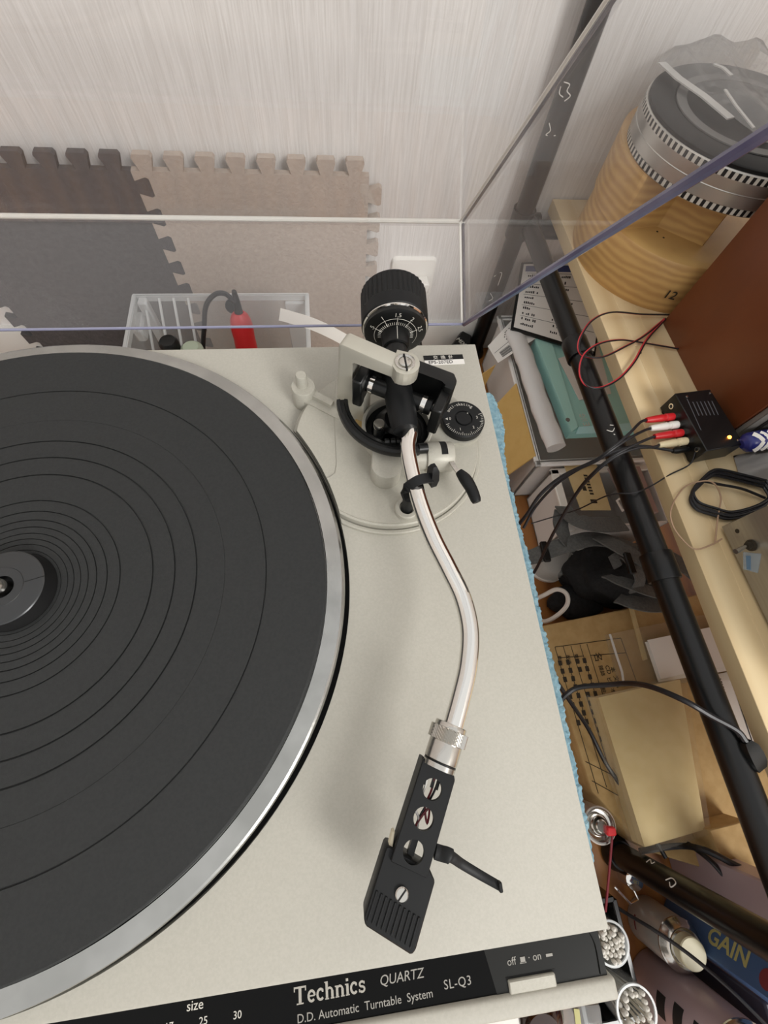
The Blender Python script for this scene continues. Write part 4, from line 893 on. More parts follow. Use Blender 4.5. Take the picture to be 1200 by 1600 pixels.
# ---------------------------------------------------------------- between table and rack, on the floor
BN = thing('storage_bin', (550, 390, -440), 'large translucent white storage bin below the rack near the wall', 'bin')
x0, x1, y0, y1, zb, zt = 459, 700, 236, 530, -440, -322
bm = new(); t = 3
bx(bm, x0, x1, y0, y1, zb, zb + 3); bx(bm, x0, x0 + t, y0, y1, zb, zt); bx(bm, x1 - t, x1, y0, y1, zb, zt); bx(bm, x0, x1, y0, y0 + t, zb, zt); bx(bm, x0, x1, y1 - t, y1, zb, zt); obj('bin_shell', bm, binclear, BN, 0)
bm = new(); bx(bm, x0 - 6, x0 + 4, y0 - 6, y1 + 6, zt - 6, zt, 2); bx(bm, x1 - 4, x1 + 6, y0 - 6, y1 + 6, zt - 6, zt, 2); bx(bm, x0 - 6, x1 + 6, y0 - 6, y0 + 5, zt - 6, zt, 2); bx(bm, x0 - 6, x1 + 6, y1 - 5, y1 + 6, zt - 6, zt, 2); obj('bin_rim', bm, binclear, BN)
# milky sleeve roll on the bin's left rim
bm = new(); random.seed(8)
sp = spline([(466.4, 477.3, -306.0), (471.9, 408.4, -306.0), (475.3, 319.9, -306.0), (481.3, 250.4, -306.0)], 6)
sweep(bm, sp, [(15 * math.cos(a) * (1 + .12 * math.sin(3 * a)), 13 * math.sin(a)) for a in [2 * math.pi * i / 18 for i in range(18)]], 0, (0, 0, 1), True, [1 + .06 * math.sin(i * 1.7) for i in range(len(sp))])
obj('plastic_sleeve', bm, clear('sleeve_film', (.92, .92, .92), .75, (.92, .91, .9), .15, 1.4), None, 60, 'rolled milky plastic sleeve lying along the left rim of the storage bin', 'sleeve')
# teal document case
TC = thing('document_case', (580, 370, -322), 'teal plastic document case lying on the storage bin', 'case')
c = [(510.1, 274.5, -300.0), (631.9, 275.9, -300.0), (650.3, 497.1, -300.0), (495.8, 459.4, -300.0)]
bm = new(); q = [Vector(v) for v in c]; prism(bm, [(v.x, v.y) for v in q], -322, -301, None, 1.5); obj('case_body', bm, teal, TC)
bm = new(); slab(bm, [(507.4, 271.9, -296.0), (519.6, 279.3, -296.0), (521.0, 446.5, -296.0), (494.3, 455.4, -296.0)], 4.5); fl_ = obj('case_flap', bm, teal_d, TC, 0)
bm = new(); slab(bm, [(515.9, 269.6, -300.0), (619.9, 271.8, -300.0), (618.8, 284.5, -298.0), (522.0, 280.6, -298.0)], 2); obj('case_lip', bm, aqua, TC, 0)
bm = new(); lathe(bm, [(0, 0), (3.4, 0), (3.2, 1), (0, 1.2)], 14, Matrix.Translation(Vector((506.8, 292.4, -295.8)))); obj('case_button', bm, duct_grey, fl_)
bm = new(); ww_ = []
o = Vector((542.0, 284.8, -300.4))
strokes(bm, [[(0, 0), (0, 9), (5, 9)], [(0, 4.5), (4, 4.5)], [(0, 0), (5, 0)], [(8, 0), (8, 9), (12, 0), (12, 9)], [(21, 7), (17, 9), (15, 4), (18, 0), (21, 3), (18, 4)]], 1.3, o, (-.12, .99, 0), (-.99, -.12, 0), .3); obj('handwriting', bm, pagew, TC, 0)
bm = new(); slab(bm, [(524.9, 413.9, -299.0), (537.7, 330.4, -299.0), (594.2, 340.7, -299.0), (602.6, 439.3, -299.0)], .8); obj('paper_sheet', bm, paper, None, 0, 'white paper sheet lying on the teal document case', 'paper')
# clipboard with printed list
CL = thing('clipboard', (540, 500, -300), 'black clipboard with a printed white list leaning on the back wall', 'clipboard')
c = [(454.0, 470.6, -291.0), (583.8, 410.3, -291.0), (624.0, 573.0, -275.4), (479.8, 573.0, -249.1)]
c = flat(c); bm = new(); slab(bm, c, 4); obj('board', bm, black, CL, 0)
q = [Vector(v) for v in c]; nn = (q[1] - q[0]).cross(q[3] - q[0]).normalized(); Q = quadmap([v + nn * .6 for v in q])
def qs(Q, u0, v0, u1, v1, up=0): return [Q(u0, v0) + Vector((0, 0, up)), Q(u1, v0) + Vector((0, 0, up)), Q(u1, v1) + Vector((0, 0, up)), Q(u0, v1) + Vector((0, 0, up))]
bm = new(); slab(bm, qs(Q, .03, .04, .98, .97), .5); sh = obj('list_sheet', bm, paper, CL, 0)
bm = new(); slab(bm, qs(Q, .06, .86, .97, .94, .25), .2); obj('blue_header', bm, ink_blue, sh, 0)
random.seed(2); bm = new()
for r in range(10):
    v = .10 + r * .076
    for u0, u1 in ((.10, .10 + random.uniform(.1, .2)), (.45, .45 + random.uniform(.1, .3))):
        n3 = int((u1 - u0) / .022)
        for k in range(n3):
            if random.random() < .85: slab(bm, qs(Q, u0 + k * .022, v, u0 + k * .022 + .015, v + random.uniform(.018, .035), .2), .1)
    if r % 2: slab(bm, qs(Q, .08, v + .05, .95, v + .054, .2), .1)
obj('print', bm, inkb, sh, 0); sh.children[-1]['kind'] = 'stuff'
# shipping label
LB = thing('shipping_label', Vector((465.3, 468.0, -318.0)), 'white printed shipping label with barcode hanging over the bin rim', 'label')
c = flat([(421.0, 460.5, -318.0), (431.6, 424.4, -318.0), (497.8, 454.5, -305.0), (465.7, 499.9, -300.0)])
bm = new(); slab(bm, c, .6); lbl = obj('label_sheet', bm, paper, LB, 0); q = [Vector(v) for v in c]; nn = (q[1] - q[0]).cross(q[3] - q[0]).normalized(); nn = nn if nn.z > 0 else -nn; Q = quadmap([v + nn * .3 for v in q])
bm = new()
for k in range(9):
    slab(bm, qs(Q, .62 + k * .032, .16, .62 + k * .032 + (.02 if k % 3 else .012), .46), .1)
for r in range(7):
    for k in range(8):
        if random.random() < .6: slab(bm, qs(Q, .12 + r * .06, .5 + k * .05, .15 + r * .06, .535 + k * .05), .1)
slab(bm, qs(Q, .5, .05, .515, .95), .1)
obj('barcode', bm, inkb, lbl, 0); lbl.children[0]['kind'] = 'stuff'
# kraft envelopes between table and bin
bm = new(); slab(bm, [(454.1, 383.0, -320.0), (454.3, 246.9, -320.0), (395, 238, -438), (388, 352, -438)], 2.5); obj('kraft_envelope', bm, ochre, None, 0, 'ochre kraft envelope leaning against the left side of the storage bin', 'envelope')
bm = new(); slab(bm, [(432.1, 429.7, -330.0), (429.5, 430.5, -385.0), (385, 385, -438), (380, 452, -438)], 2.5); obj('kraft_envelope', bm, ochre, None, 0, 'small ochre card corner behind the blue towel near the deck corner', 'card')
# front clear bin with kraft card
B2 = thing('storage_tray', (535, 185, -440), 'clear plastic tray holding a kraft card, in front of the bin', 'tray')
x0, x1, y0, y1, zb, zt = 484, 640, 132, 229, -440, -334
bm = new(); t = 2.5
bx(bm, x0, x1, y0, y1, zb, zb + 3); bx(bm, x0, x0 + t, y0, y1, zb, zt); bx(bm, x1 - t, x1, y0, y1, zb, zt); bx(bm, x0, x1, y0, y0 + t, zb, zt); bx(bm, x0, x1, y1 - t, y1, zb, zt); obj('tray_shell', bm, binclear, B2, 0)
bm = new(); bx(bm, x0 - 4, x0 + 9, y0 - 4, y1, zt - 5, zt + 1, 1.5); bx(bm, x0 - 4, x1, y1 - 9, y1 + 2, zt - 5, zt + 1, 1.5); obj('tray_rim', bm, white, B2)
c = [(502.4, 239.6, -331.0), (508.4, 158.6, -331.0), (554.6, 155.7, -331.0), (554.6, 232.3, -331.0)]
CK = thing('kraft_card', Vector(c[0]).lerp(Vector(c[2]), .5), 'small pale kraft card with dark stamp lying on the clear tray', 'card')
bm = new(); slab(bm, c, 1.5); kc = obj('card_sheet', bm, kraft2, CK, 0); Q = quadmap(c)
bm = new()
for k in range(7): slab(bm, qs(Q, .25 + .065 * k, .48, .29 + .065 * k, .60, .3), .2)
slab(bm, qs(Q, .78, .42, .86, .62, .3), .2); slab(bm, qs(Q, .5, .3, .6, .42, .3), .2); obj('stamp', bm, ink, kc, 0)
bm = new(); prism(bm, [(v[0], v[1]) for v in ((571.1, 225.8, -325.0), (578.7, 148.5, -325.0), (623.1, 145.7, -325.0), (619.7, 223.2, -325.0))], -334, -325, None, 1); pk = obj('pink_pack', bm, pink_pack, None, 38, 'dull pink flat pack with a white barcode label beside the black rail', 'pack')
c = [(561.5, 167.8, -324.4), (565.5, 149.1, -324.4), (580.9, 156.3, -324.4), (576.5, 176.4, -324.4)]
bm = new(); slab(bm, c, .4); bl = obj('barcode_label', bm, paper, pk, 0); Q = quadmap(c); bm = new()
for k in range(8): slab(bm, qs(Q, .15 + k * .09, .2, .2 + k * .09, .7, .3), .1)
obj('barcode', bm, inkb, bl, 0)
# backpack straps
BP = thing('strap_bag', (545, 60, -440), 'black fabric bag with tangled grey webbing straps under the board', 'bag')
bm = new(); bmesh.ops.create_icosphere(bm, subdivisions=4, radius=1.)
random.seed(6)
for v in bm.verts:
    d = v.co.copy(); k = 1 + .10 * math.sin(d.x * 5 + 1) * math.sin(d.y * 6) + .06 * math.sin(d.z * 11 + d.x * 7)
    v.co = Vector((588 + d.x * 88 * k, 78 + d.y * 50 * k, max(-440, -412 + d.z * 58 * k)))
obj('bag_body', bm, bagm, BP, 60)
bm = new(); bmesh.ops.create_icosphere(bm, subdivisions=3, radius=1.)
for v in bm.verts:
    d = v.co.copy(); k = 1 + .12 * math.sin(d.x * 6) * math.sin(d.y * 5 + 2)
    v.co = Vector((517 + d.x * 46 * k, 44 + d.y * 28 * k, max(-440, -428 + d.z * 14 * k)))
obj('bag_pouch', bm, bagm, BP, 60)
S1 = [
 ([(418.4, 98.0, -352.0), (431.0, 98.8, -345.0), (448.1, 103.0, -338.0), (476.2, 107.9, -330.0), (510.0, 112.5, -328.0), (542.8, 105.2, -330.0), (578.1, 89.9, -332.0)], 24),
 ([(483.1, 165.7, -332.0), (482.9, 143.6, -318.0), (493.6, 131.9, -310.0), (522.6, 128.5, -316.0), (563.7, 131.7, -326.0)], 26),
 ([(519.3, 115.0, -326.0), (527.9, 98.1, -312.0), (543.8, 81.2, -306.0), (566.5, 67.8, -312.0), (597.2, 52.4, -330.0)], 24),
 ([(526.3, 61.7, -345.0), (530.5, 52.0, -330.0), (545.1, 40.9, -322.0), (572.3, 30.9, -326.0), (606.1, 26.1, -336.0)], 18),
 ([(532.0, 77.1, -335.0), (541.9, 80.5, -318.0), (543.3, 66.0, -306.0), (549.9, 46.8, -312.0), (549.7, 33.6, -330.0)], 20),
 ([(577.2, 91.2, -330.0), (606.2, 79.0, -322.0), (631.5, 56.8, -322.0), (653.1, 34.5, -330.0)], 26),
 ([(535.6, 30.1, -350.0), (544.6, 22.5, -338.0), (566.0, 16.4, -338.0), (599.0, 15.1, -345.0)], 22),
 ([(477.8, 157.0, -330.0), (468.4, 136.0, -326.0), (472.6, 115.8, -330.0), (485.7, 103.5, -342.0)], 22)]
for pts, ww in S1:
    bm = new(); ribbon(bm, spline(pts, 6), ww, 2.2, (.1, .3, 1)); obj('strap', bm, web, BP)
for c in ((441.0, 100.9, -336.0), (535.6, 67.1, -302.0)):
    bm = new(); v = Vector(c); box(bm, (v.x, v.y, v.z), (10, 30, 6), None, 1.5); obj('buckle', bm, black, BP)
# blister shell and white loop
BL = thing('blister_shell', (490, 95, -440), 'clear and white moulded plastic shell half under the grey straps', 'shell')
ol = [(460.0, 115.5, -405.0), (461.7, 92.5, -405.0), (476.6, 81.2, -405.0), (496.8, 78.7, -405.0), (525.3, 94.0, -405.0), (551.8, 100.5, -405.0), (573.4, 107.4, -405.0), (580.8, 124.1, -405.0), (555.1, 133.6, -405.0), (528.5, 132.1, -405.0), (498.7, 125.6, -405.0)]
pl_ = [(v.x, v.y) for v in spline([Vector(v) for v in ol] + [Vector(ol[0])], 4)[:-1]]
bm = new(); prism(bm, pl_, -440, -405, None, 2, 0, .86); obj('shell_dome', bm, clear('blister', (.85, .85, .84), .3, (.6, .59, .57), .12, 1.45), BL)
bm = new(); prism(bm, [(490 + (p[0] - 490) * 1.0, 95 + (p[1] - 95) * 1.0) for p in pl_], -440, -432, None, 1.5, 0, 1.02); obj('shell_rim', bm, white, BL)
bm = new(); prism(bm, [(v[0], v[1]) for v in ((522.8, 128.6, -400.0), (530.1, 108.9, -400.0), (552.0, 103.2, -400.0), (571.3, 110.2, -400.0), (573.8, 125.1, -400.0))], -420, -398, None, 4, 0, .9); obj('white_insert', bm, white, BL)
wire('white_cable', [(437.1, 24.5, -410.0), (447.5, 14.3, -405.0), (464.7, 19.8, -396.0), (481.3, 33.3, -390.0), (483.6, 48.9, -388.0), (472.7, 57.4, -392.0), (457.1, 52.8, -405.0), (443.3, 46.2, -425.0), (425, 20, -436), (400, 30, -437)], 3.3, whitewire, label='white cable making a loop out from beneath the blue towel', cat='cable')
# large printed cardboard mailer
MA_ = thing('cardboard_mailer', (560, -115, -440), 'brown cardboard mailer with a printed form on it, lying under the rack', 'box')
c = [(430.7, 5.6, -380.0), (748.5, 37.2, -380.0), (660.0, -325.2, -380.0), (497.2, -263.4, -380.0), (445.5, -197.7, -380.0)]
q = [Vector(v) for v in c]
bm = new(); prism(bm, [(v.x, v.y) for v in q], -440, -380.3, None, 1.5); mb = obj('mailer_body', bm, card_m, MA_)
bm = new(); slab(bm, [(568.0, 21.0, -377.0), (573.5, 22.5, -377.0), (570.2, -52.0, -377.0), (564.0, -53.2, -377.0)], 3.2); obj('flap_edge', bm, kraft2, MA_, 0)
def L2(bm, a, b, w=.9): tube(bm, [Vector(a), Vector(b)], w * .5, 4)
bm = new(); z_ = 0
for a, b in (((443.0, -24.3, -380.0), (542.3, -20.7, -380.0)), ((443.8, -38.9, -380.0), (481.0, -39.6, -380.0)), ((491.4, -39.7, -380.0), (543.4, -40.8, -380.0)), ((443.0, -24.3, -380.0), (454.0, -200.0, -380.0)), ((455.1, -24.5, -380.0), (466.7, -194.6, -380.0)), ((466.4, -24.6, -380.0), (476.3, -183.1, -380.0)), ((479.8, -24.1, -380.0), (487.5, -161.6, -380.0)), ((490.2, -24.1, -380.0), (496.0, -140.4, -380.0)), ((542.3, -20.7, -380.0), (547.1, -91.1, -380.0)), ((447.5, -164.6, -380.0), (483.9, -186.0, -380.0)), ((449.8, -185.9, -380.0), (485.0, -208.8, -380.0))): L2(bm, a, b)
obj('form_lines', bm, ink, MA_, 0)
for tx, v, sz in (('\u540d', (496.0, -36.7, -380.0), 13), ('\u672c', (514.4, -56.9, -380.0), 8), ('CD', (507.6, -54.6, -380.0), 8), ('\u96d1\u8a8c', (498.4, -53.8, -380.0), 7), ('\u5316\u7ca7\u54c1', (493.0, -74.8, -380.0), 7), ('\u30d3\u30c7\u30aa', (505.8, -69.4, -380.0), 7), ('\u6587\u5177', (515.4, -68.6, -380.0), 8), ('\u6563\u7c73', (443.6, -36.3, -380.0), 6), ('\u914d\u9054', (455.6, -36.5, -380.0), 6), ('\u96fb\u8a71', (468.0, -35.9, -380.0), 6)):
    lettering('form_text', tx, sz, Vector(v) + Vector((0, 0, .4)), (.05, -1, 0), (1, .05, 0), ink, MA_, .03)
random.seed(9); bm = new()
for col_, (u, n5) in enumerate(((875, 8), (886, 9), (899, 10), (909, 7))):
    for k in range(n5):
        if random.random() < .8:
            v = Vector((444.8, -45.6, -380.0)) + (Vector((455.6, -194.8, -380.0)) - Vector((444.8, -45.6, -380.0))) * (k / 14.) + Vector(((u - 875) * 1.05, 0, .3)); box(bm, (v.x, v.y, v.z), (5, 6.5, .3))
obj('form_text', bm, ink, MA_, 0, kind='stuff')
# zip bag with white papers on the mailer
ZB = thing('zip_bag', Vector((600.9, -46.0, -379.0)), 'clear zip bag holding white papers on the cardboard mailer', 'bag')
bm = new(); slab(bm, [(519.5, -14.6, -371.0), (726.0, 5.3, -371.0), (712.1, -90.4, -371.0), (518.2, -83.0, -371.0)], 8.2); obj('bag_film', bm, polybag, ZB, 0)
bm = new(); ribbon(bm, [(522.0, -14.9, -370.5), (522.4, -39.9, -370.2), (523.6, -64.9, -370.2), (520.8, -82.4, -370.5)], 3, .8); obj('bag_seal', bm, clear('seal', (.95, .95, .95), .55, (.9, .9, .88), .1), ZB)
bm = new(); slab(bm, [(569.1, -29.7, -368.0), (729.1, -15.8, -368.0), (721.6, -74.7, -368.0), (570.0, -82.2, -368.0)], 2); obj('card_stack', bm, pagew, ZB, 0)
bm = new(); slab(bm, [(571.4, -27.5, -366.0), (731.7, -12.7, -366.0), (725.4, -66.7, -366.0), (572.7, -78.5, -366.0)], 1.4); obj('card_stack', bm, paper, ZB, 0)
# kraft padded envelope in a poly sleeve
KE = thing('padded_envelope', Vector((541.4, -181.4, -379.0)), 'pale kraft padded envelope in a clear sleeve on top of the mailer', 'envelope')
c = [(472.8, -92.1, -352.0), (480.9, -251.0, -352.0), (560.1, -242.9, -352.0), (590.8, -81.5, -352.0)]; q = [Vector(v) for v in c]
bm = new(); n = 14; Q = quadmap(c); vs = [[None] * (n + 1) for _ in range(n + 1)]
for i in range(n + 1):
    for j in range(n + 1):
        p = Q(i / n, j / n); e = min(i, j, n - i, n - j); vs[i][j] = bm.verts.new((p.x, p.y, p.z - 3 + min(e, 3) * 1.6 + .6 * math.sin(i * .9) * math.sin(j * .7)))
for i in range(n):
    for j in range(n): bm.faces.new((vs[i][j], vs[i + 1][j], vs[i + 1][j + 1], vs[i][j + 1]))
ret = bmesh.ops.extrude_face_region(bm, geom=list(bm.faces)); 
for g_ in ret['geom']:
    if isinstance(g_, bmesh.types.BMVert): g_.co.z = -379.4
obj('envelope_body', bm, kraft2, KE, 45)
e_ = [Vector(v) for v in ((465.7, -89.9, -349.0), (471.0, -257.9, -349.0), (561.9, -246.1, -349.0), (595.9, -74.1, -349.0))]
bm = new(); slab(bm, [e_[0] + Vector((-9, 2, -12)), e_[1] + Vector((-4, 0, -12)), e_[1], e_[0]], .5); slab(bm, [e_[0], e_[1], e_[2], e_[3]], .4); obj('sleeve_film', bm, clear('sleeve2', (.98, .98, .96), .03, (.9, .88, .8), .12, 1.25), KE, 0)
# barcode sheet right of the rail
BS = thing('barcode_sheet', Vector((677.1, -119.5, -379.0)), 'white printed sheet with a barcode right of the black rail', 'paper')
c = [(651.5, -81.2, -377.0), (650.1, -179.4, -377.0), (720.5, -174.0, -377.0), (730.2, -74.9, -377.0)]
bm = new(); slab(bm, c, 1); bs = obj('sheet', bm, paper, BS, 0); Q = quadmap(c); bm = new()
for k in range(12): slab(bm, qs(Q, .06 + k * .035, .04, .075 + k * .035 + .01 * (k % 2), .2, .4), .2)
slab(bm, qs(Q, .02, .38, .86, .40, .4), .2); obj('barcode', bm, inkb, bs, 0)
# brown carton right of the padded envelope
bm = new(); c = [(557.5, -240.9, -345.0), (608.1, -237.3, -345.0), (608.5, -307.3, -345.0), (564.1, -302.0, -345.0)]; prism(bm, [(v[0], v[1]) for v in c], -379.8, -345, None, 1.); obj('small_carton', bm, card_m, None, 38, 'small brown carton at the near end of the mailer beside the rail', 'box')
# adapter with its long black cable
AC_ = thing('cable_adapter', Vector((478.7, -135.5, -150.0)), 'black inline adapter hanging by the rail with a long black cable', 'cable')
bm = new(); a_, b_ = Vector((482.8, -126.4, -158.0)), Vector((491.8, -147.9, -165.0)); sweep(bm, [a_.lerp(b_, t) for t in (0, .2, .5, .8, 1)], [(-7, -5), (7, -5), (7, 5), (-7, 5)], 0, (0, 0, 1), True, [.5, .9, 1, .95, .7]); obj('adapter_body', bm, black, AC_)
bm = new(); tube(bm, spline([a_, (476.4, -116.9, -156.0), (458.1, -104.4, -156.0), (439.7, -91.1, -156.0), (431.2, -79.2, -180.0), (433.0, -75.1, -215.0), (424.0, -74.9, -240.0), (402.4, -75.0, -260.0), (388.7, -80.7, -265.0), (381.2, -87.7, -270.0), (372.6, -90.2, -275.0)], 7), 2.6, 8, 0); obj('cord', bm, blackwire, AC_)
wire('floor_cable', [(396.4, -65.3, -300.0), (416.9, -90.3, -320.0), (446.9, -126.2, -350.0), (464.8, -164.6, -365.0), (484.0, -198.7, -373.0), (500.8, -236.9, -374.0), (512.4, -269.1, -372.0)], 2.6, blackwire, label='black cable crossing the printed form of the cardboard mailer', cat='cable')
wire('loop_cable', [(485.6, -261.0, -376.0), (532.1, -260.2, -372.0), (540.5, -256.4, -340.0), (564.8, -270.3, -330.0), (600.1, -291.4, -325.0)], 3.4, blackwire, label='thick black cable running to the right edge below the carton', cat='cable')
wire('loop_cable', [(547.5, -260.5, -376.0), (550.9, -270.4, -350.0), (567.7, -294.0, -345.0), (601.7, -308.6, -335.0)], 2.6, blackwire, label='thin black cable slanting down across the small carton', cat='cable')
# spray can with red straw
CN = thing('spray_can', (422, -219, -440), 'silver topped spray can with red nozzle and straw beside the mailer', 'can')
v = Vector((422.7, -218.2, -330.0)); MCN = Matrix.Translation((v.x, v.y, 0)); r = 17.5; zt = -330
bm = new(); lathe(bm, [(0, -440), (r - 1, -440), (r, -438), (r, zt - 6), (r + .8, zt - 4), (r + .8, zt - 1), (r - .5, zt)], 40, MCN); cn = obj('can_body', bm, tin, CN)
bm = new(); lathe(bm, [(r - .5, zt), (r - 2, zt), (r - 3.4, zt - 4), (r - 6, zt - 4.5), (r - 7.5, zt - 1), (r - 9, zt), (r - 10, zt - 3), (7, zt - 3.5), (6.6, zt + 3), (5.5, zt + 4), (0, zt + 4)], 40, MCN); obj('can_top', bm, steel, CN)
bm = new(); nz = Vector((v.x + 6, v.y - 3, zt)); prism(bm, [(nz.x - 5, nz.y - 5), (nz.x + 6, nz.y - 6), (nz.x + 7, nz.y + 2), (nz.x - 3, nz.y + 4)], zt + 2, zt + 9, None, 1.5); nzo = obj('nozzle', bm, red, CN)
bm = new(); tube(bm, [nz + Vector((2, -5, 6)), (419.3, -264.0, -332.0), (412.9, -296.9, -345.0)], 1.3, 8); obj('straw', bm, wine, nzo)
# black organiser with swab tubs at the front right
OG = thing('organiser_tray', (400, -330, -440), 'black open organiser tray holding the tubs right of the deck front', 'tray')
e1_, e2_ = Vector((438.7, -298.9, -372.0)), Vector((440.1, -396.7, -372.0)); dd = (e2_ - e1_).normalized(); pp_ = Vector((-dd.y, dd.x, 0)); pp_ = pp_ if pp_.x < 0 else -pp_
c = [e1_, e2_, e2_ + pp_ * 62, e1_ + pp_ * 62]
def wall_(a, b, t, z0, z1, m, nm):
    d = (b - a).normalized(); n_ = Vector((-d.y, d.x, 0)) * t / 2; bm = new(); prism(bm, [((a + n_).x, (a + n_).y), ((b + n_).x, (b + n_).y), ((b - n_).x, (b - n_).y), ((a - n_).x, (a - n_).y)], z0, z1, None, 1); obj(nm, bm, m, OG)
for a, b in zip(c, c[1:] + c[:1]): wall_(a, b, 6, -440, -372, black_gloss, 'tray_wall')
bm = new(); prism(bm, [(v.x, v.y) for v in c], -440, -436); obj('tray_floor', bm, black_gloss, OG)
def tub(name, px, rt, zt, lab, m):
    t = thing(name, (px.x, px.y, -436), lab, 'tub', 'tubs in the organiser tray')
    bm = new(); lathe(bm, [(0, -436), (rt - 3, -436), (rt, zt), (rt - 1.1, zt), (rt - 4, -434), (0, -434)], 40, Matrix.Translation((px.x, px.y, 0))); obj('tub_wall', bm, m, t); 
    bm = new(); lathe(bm, [(rt - 1.2, zt - 1.5), (rt + .8, zt - 1.5), (rt + .8, zt + .6), (rt - 1.2, zt + .6)], 40, Matrix.Translation((px.x, px.y, 0)), 0, 0, True); obj('tub_rim', bm, boxrib, t); return t
t1 = Vector((411.2, -322.9, -345.0)); tub('swab_tub', t1, 18.5, -345, 'clear round tub packed with upright cotton swabs at the deck corner', boxclear)
t2 = Vector((421.6, -376.1, -345.0)); tub('swab_tub', t2, 20, -345, 'clear round tub with loosely fanned white swabs at the bottom edge', boxclear)
def swab(p, q, lab, grp):
    t = thing('cotton_swab', p, lab, 'cotton swab', grp); p, q = Vector(p), Vector(q)
    bm = new(); tube(bm, [p, q], .9, 6); obj('stick', bm, swabstick, t)
    for a, s in ((q, 1), (p, -1)):
        bm = new(); d = (q - p).normalized() * s; tube(bm, [a - d * 5, a - d * 3.5, a + d * 1, a + d * 2.5], 2.2, 8, 0, [.5, 1, 1, .4]); obj('bud', bm, cotton, t)
    return t
random.seed(12); s0 = swab((t1.x, t1.y, -431), (t1.x, t1.y, -345), 'white cotton swab standing in the packed round tub', 'cotton swabs packed in the upright tub')
spots = []
for ring, cnt in ((4.6, 6), (8.8, 11), (13, 17)):
    for i in range(cnt): spots.append((ring * math.cos(2 * math.pi * i / cnt + ring), ring * math.sin(2 * math.pi * i / cnt + ring)))
for x, y in spots: dup(s0, (t1.x + x, t1.y + y, -431 + random.uniform(-3, 5)))
cnr = t2 + Vector((-4, 2, 0)); s0 = None
for i in range(26):
    a = 2 * math.pi * i / 26 + random.uniform(-.1, .1); rr = random.uniform(9, 16.5); p = Vector((t2.x + 4 * math.cos(a), t2.y + 4 * math.sin(a), -430)); q = Vector((t2.x + rr * math.cos(a), t2.y + rr * math.sin(a), -346 + random.uniform(-4, 5)))
    swab(p, q, 'white cotton swab fanned out in the loose round tub', 'cotton swabs fanned in the loose tub')
# cans and box between organiser and front post
def can(name, x, y, r, zt, m, capm, lab, label_m=None, marks=()):
    t = thing(name, (x, y, -440), lab, 'can', 'spray cans at the foot of the front post'); M = Matrix.Translation((x, y, 0))
    bm = new(); lathe(bm, [(0, -440), (r - 1, -440), (r, -438), (r, zt - 12), (r - .6, zt - 11)], 48, M); obj('can_body', bm, m, t)
    bm = new(); lathe(bm, [(r + .4, zt - 12), (r + .6, zt - 10), (r - .8, zt - 8.5), (r - 3, zt - 4), (r - 6, zt - 2), (r - 6, zt - .6), (r - 8.5, zt - 1.6), (r - 9, zt - .6)], 48, M); obj('shoulder', bm, steel, t)
    bm = new(); lathe(bm, [(r - 9, zt - 1), (r - 9.4, zt + 9), (r - 10.4, zt + 10), (0, zt + 10)], 40, M); obj('cap', bm, capm, t)
    bm = new()
    for zz, a0, a1, h in marks:
        for k in range(8):
            b0, b1 = a0 + (a1 - a0) * k / 8, a0 + (a1 - a0) * (k + 1) / 8
            f = addv(bm, [(x + (r + .2) * math.cos(b), y + (r + .2) * math.sin(b), z) for b, z in ((b0, zz), (b1, zz), (b1, zz + h), (b0, zz + h))]); bm.faces.new(f)
    if marks: obj('label_print', bm, label_m, t)
    else: bm.free()
can('spray_can', 505, -349, 24, -368, tin, capcream, 'white spray can with cream button cap beside the blue box', maroon, ((-425, 2.6, 3.2, 3),))
can('spray_can', 499, -408, 33, -300, pinkm, white, 'tall mauve spray can with dark badges printed on its side', inkb, ((-392, 2.5, 3.1, 14), (-366, 2.4, 3.1, 14), (-338, 2.4, 3.1, 12)))
can('spray_can', 478, -462, 22, -380, pinkm, pinkm, 'short mauve can at the very bottom edge of the picture', None)
BB = thing('blue_carton', (560, -345, -440), 'tall dark blue carton with pale yellow lettering beside the front post', 'box')
b1, b2 = Vector((520, -352, 0)), Vector((549, -322, 0)); bd = (b2 - b1).normalized(); bn = Vector((-bd.y, bd.x, 0)); bn = -bn if bn.x > 0 else bn
bm = new(); p_ = [b1, b2, b2 - bn * 26, b1 - bn * 26]; prism(bm, [(v.x, v.y) for v in p_], -440, -270, None, 1); bb = obj('carton_body', bm, boxblue, BB)
lettering('carton_print', 'GAIN', 22, b1 + bd * (12 if (bn.cross(Vector((0, 0, 1)))).dot(bd) > 0 else 30) + bn * .3 + Vector((0, 0, -366)), (0, 0, 1), bn.cross(Vector((0, 0, 1))), yellowm, bb, .5)
bm = new(); M_ = Matrix((bd, Vector((0, 0, 1)), bd.cross(Vector((0, 0, 1))))).transposed().to_4x4(); M_.translation = b1 + bn * .2
prism(bm, [(4, -422), (12, -422), (12, -396), (4, -396)], -.3, .3, M_); obj('carton_badge', bm, maroon, bb); bm = new(); prism(bm, circ(16, 9, (14, -290)), -.3, .3, M_); obj('carton_badge', bm, maroon, bb)
bm = new(); bx(bm, 538, 580, -432, -372, -440, -318, 2, 0); obj('navy_packet', bm, navy, None, 38, 'dark navy packet standing right of the tall mauve can', 'packet')
bm = new(); bx(bm, 556, 580, -318, -270, -440, -262, 2, 0); obj('mauve_packet', bm, pinkm, None, 38, 'mauve packet standing between the blue carton and the front post', 'packet')
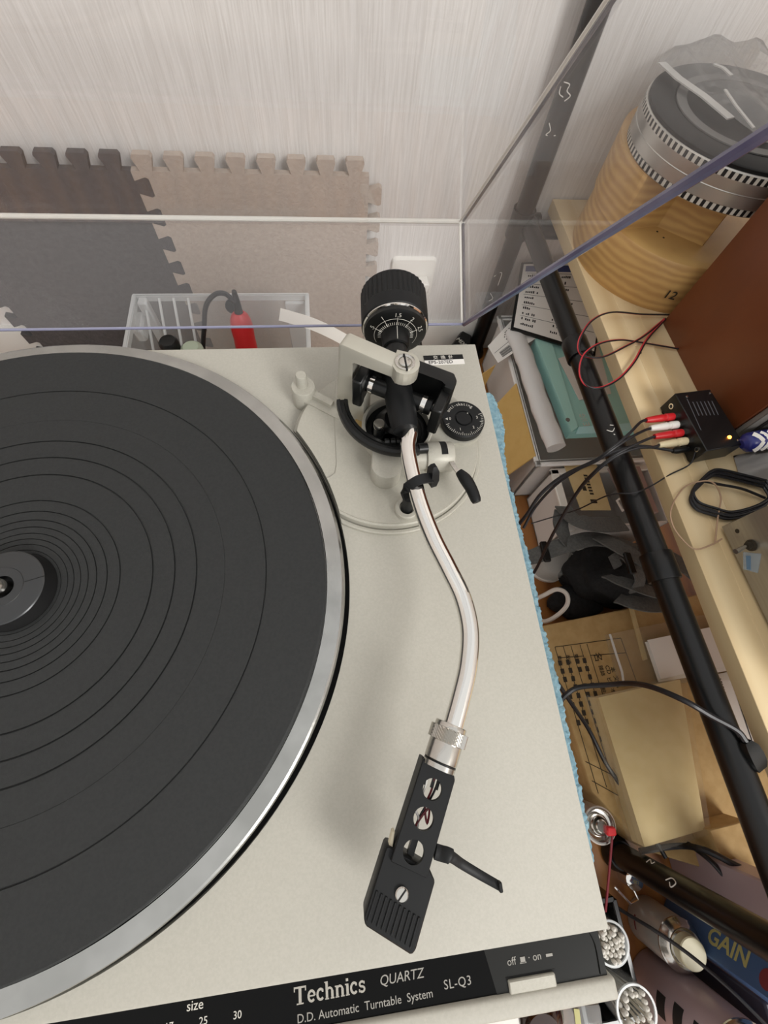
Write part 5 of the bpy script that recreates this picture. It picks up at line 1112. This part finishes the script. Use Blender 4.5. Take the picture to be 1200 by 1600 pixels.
bm = new(); r = .9; a_ = [(467.7, -307.9, -425.0), (482.7, -326.6, -425.0), (493.8, -323.6, -425.0), (489.2, -307.2, -425.0)]; tube(bm, [Vector(a_[0]), Vector(a_[1]), Vector(a_[2]), Vector(a_[3])], 1.6, 8); v = Vector(a_[3]); lathe(bm, [(0, -440), (11, -440), (11, -420), (0, -418)], 20, Matrix.Translation((v.x + 4, v.y + 4, 0))); obj('metal_clasp', bm, chrome, None, 38, 'shiny metal clasp on the floor near the front post', 'clasp')
wire('thin_cable', [(433.5, -302.7, -385.0), (447.7, -312.4, -375.0), (462.6, -319.7, -350.0), (482.4, -333.7, -330.0), (502.4, -353.7, -310.0), (528.1, -385.3, -300.0)], 1.8, blackwire, label='thin black cable slanting over the cans to the bottom right', cat='cable')
# bottles at the very bottom, in front of the table
v = Vector((293.9, -325.0, -250.0)); bm = new(); lathe(bm, [(0, -440), (26, -440), (27, -436), (27, -268), (21, -256), (14, -250), (14, -243), (0, -243)], 36, Matrix.Translation((v.x, v.y, 0))); obj('amber_bottle', bm, amber, None, 38, 'dark amber bottle standing below the front edge of the deck', 'bottle')
v = Vector((258.7, -318.1, -250.0)); bm = new(); lathe(bm, [(0, -440), (19, -440), (20, -438), (20, -252), (18, -249), (0, -248)], 32, Matrix.Translation((v.x, v.y, 0))); obj('white_jar', bm, pagew, None, 38, 'white capped jar peeping out below the deck lettering', 'jar')
ZP = thing('clear_pouch', Vector((344.3, -352.5, -300.0)) + Vector((0, 0, -140)), 'clear pouch with yellow label standing at the deck front corner', 'pouch')
v = Vector((343.7, -354.5, -300.0))
bm = new(); prism(bm, [(v.x - 30, v.y - 18), (v.x + 24, v.y - 22), (v.x + 28, v.y + 14), (v.x - 26, v.y + 18)], -440, -300, None, 4, 0, .9, 2); obj('pouch_film', bm, clear('pouch', (.8, .82, .82), .35, (.45, .46, .46), .1, 1.45), ZP)
bm = new(); slab(bm, [v + Vector((-4, -8, 1)), v + Vector((1, -9, 1)), v + Vector((3, 12, 1)), v + Vector((-2, 13, 1))], .6); obj('pouch_label', bm, yellowm, ZP, 0)
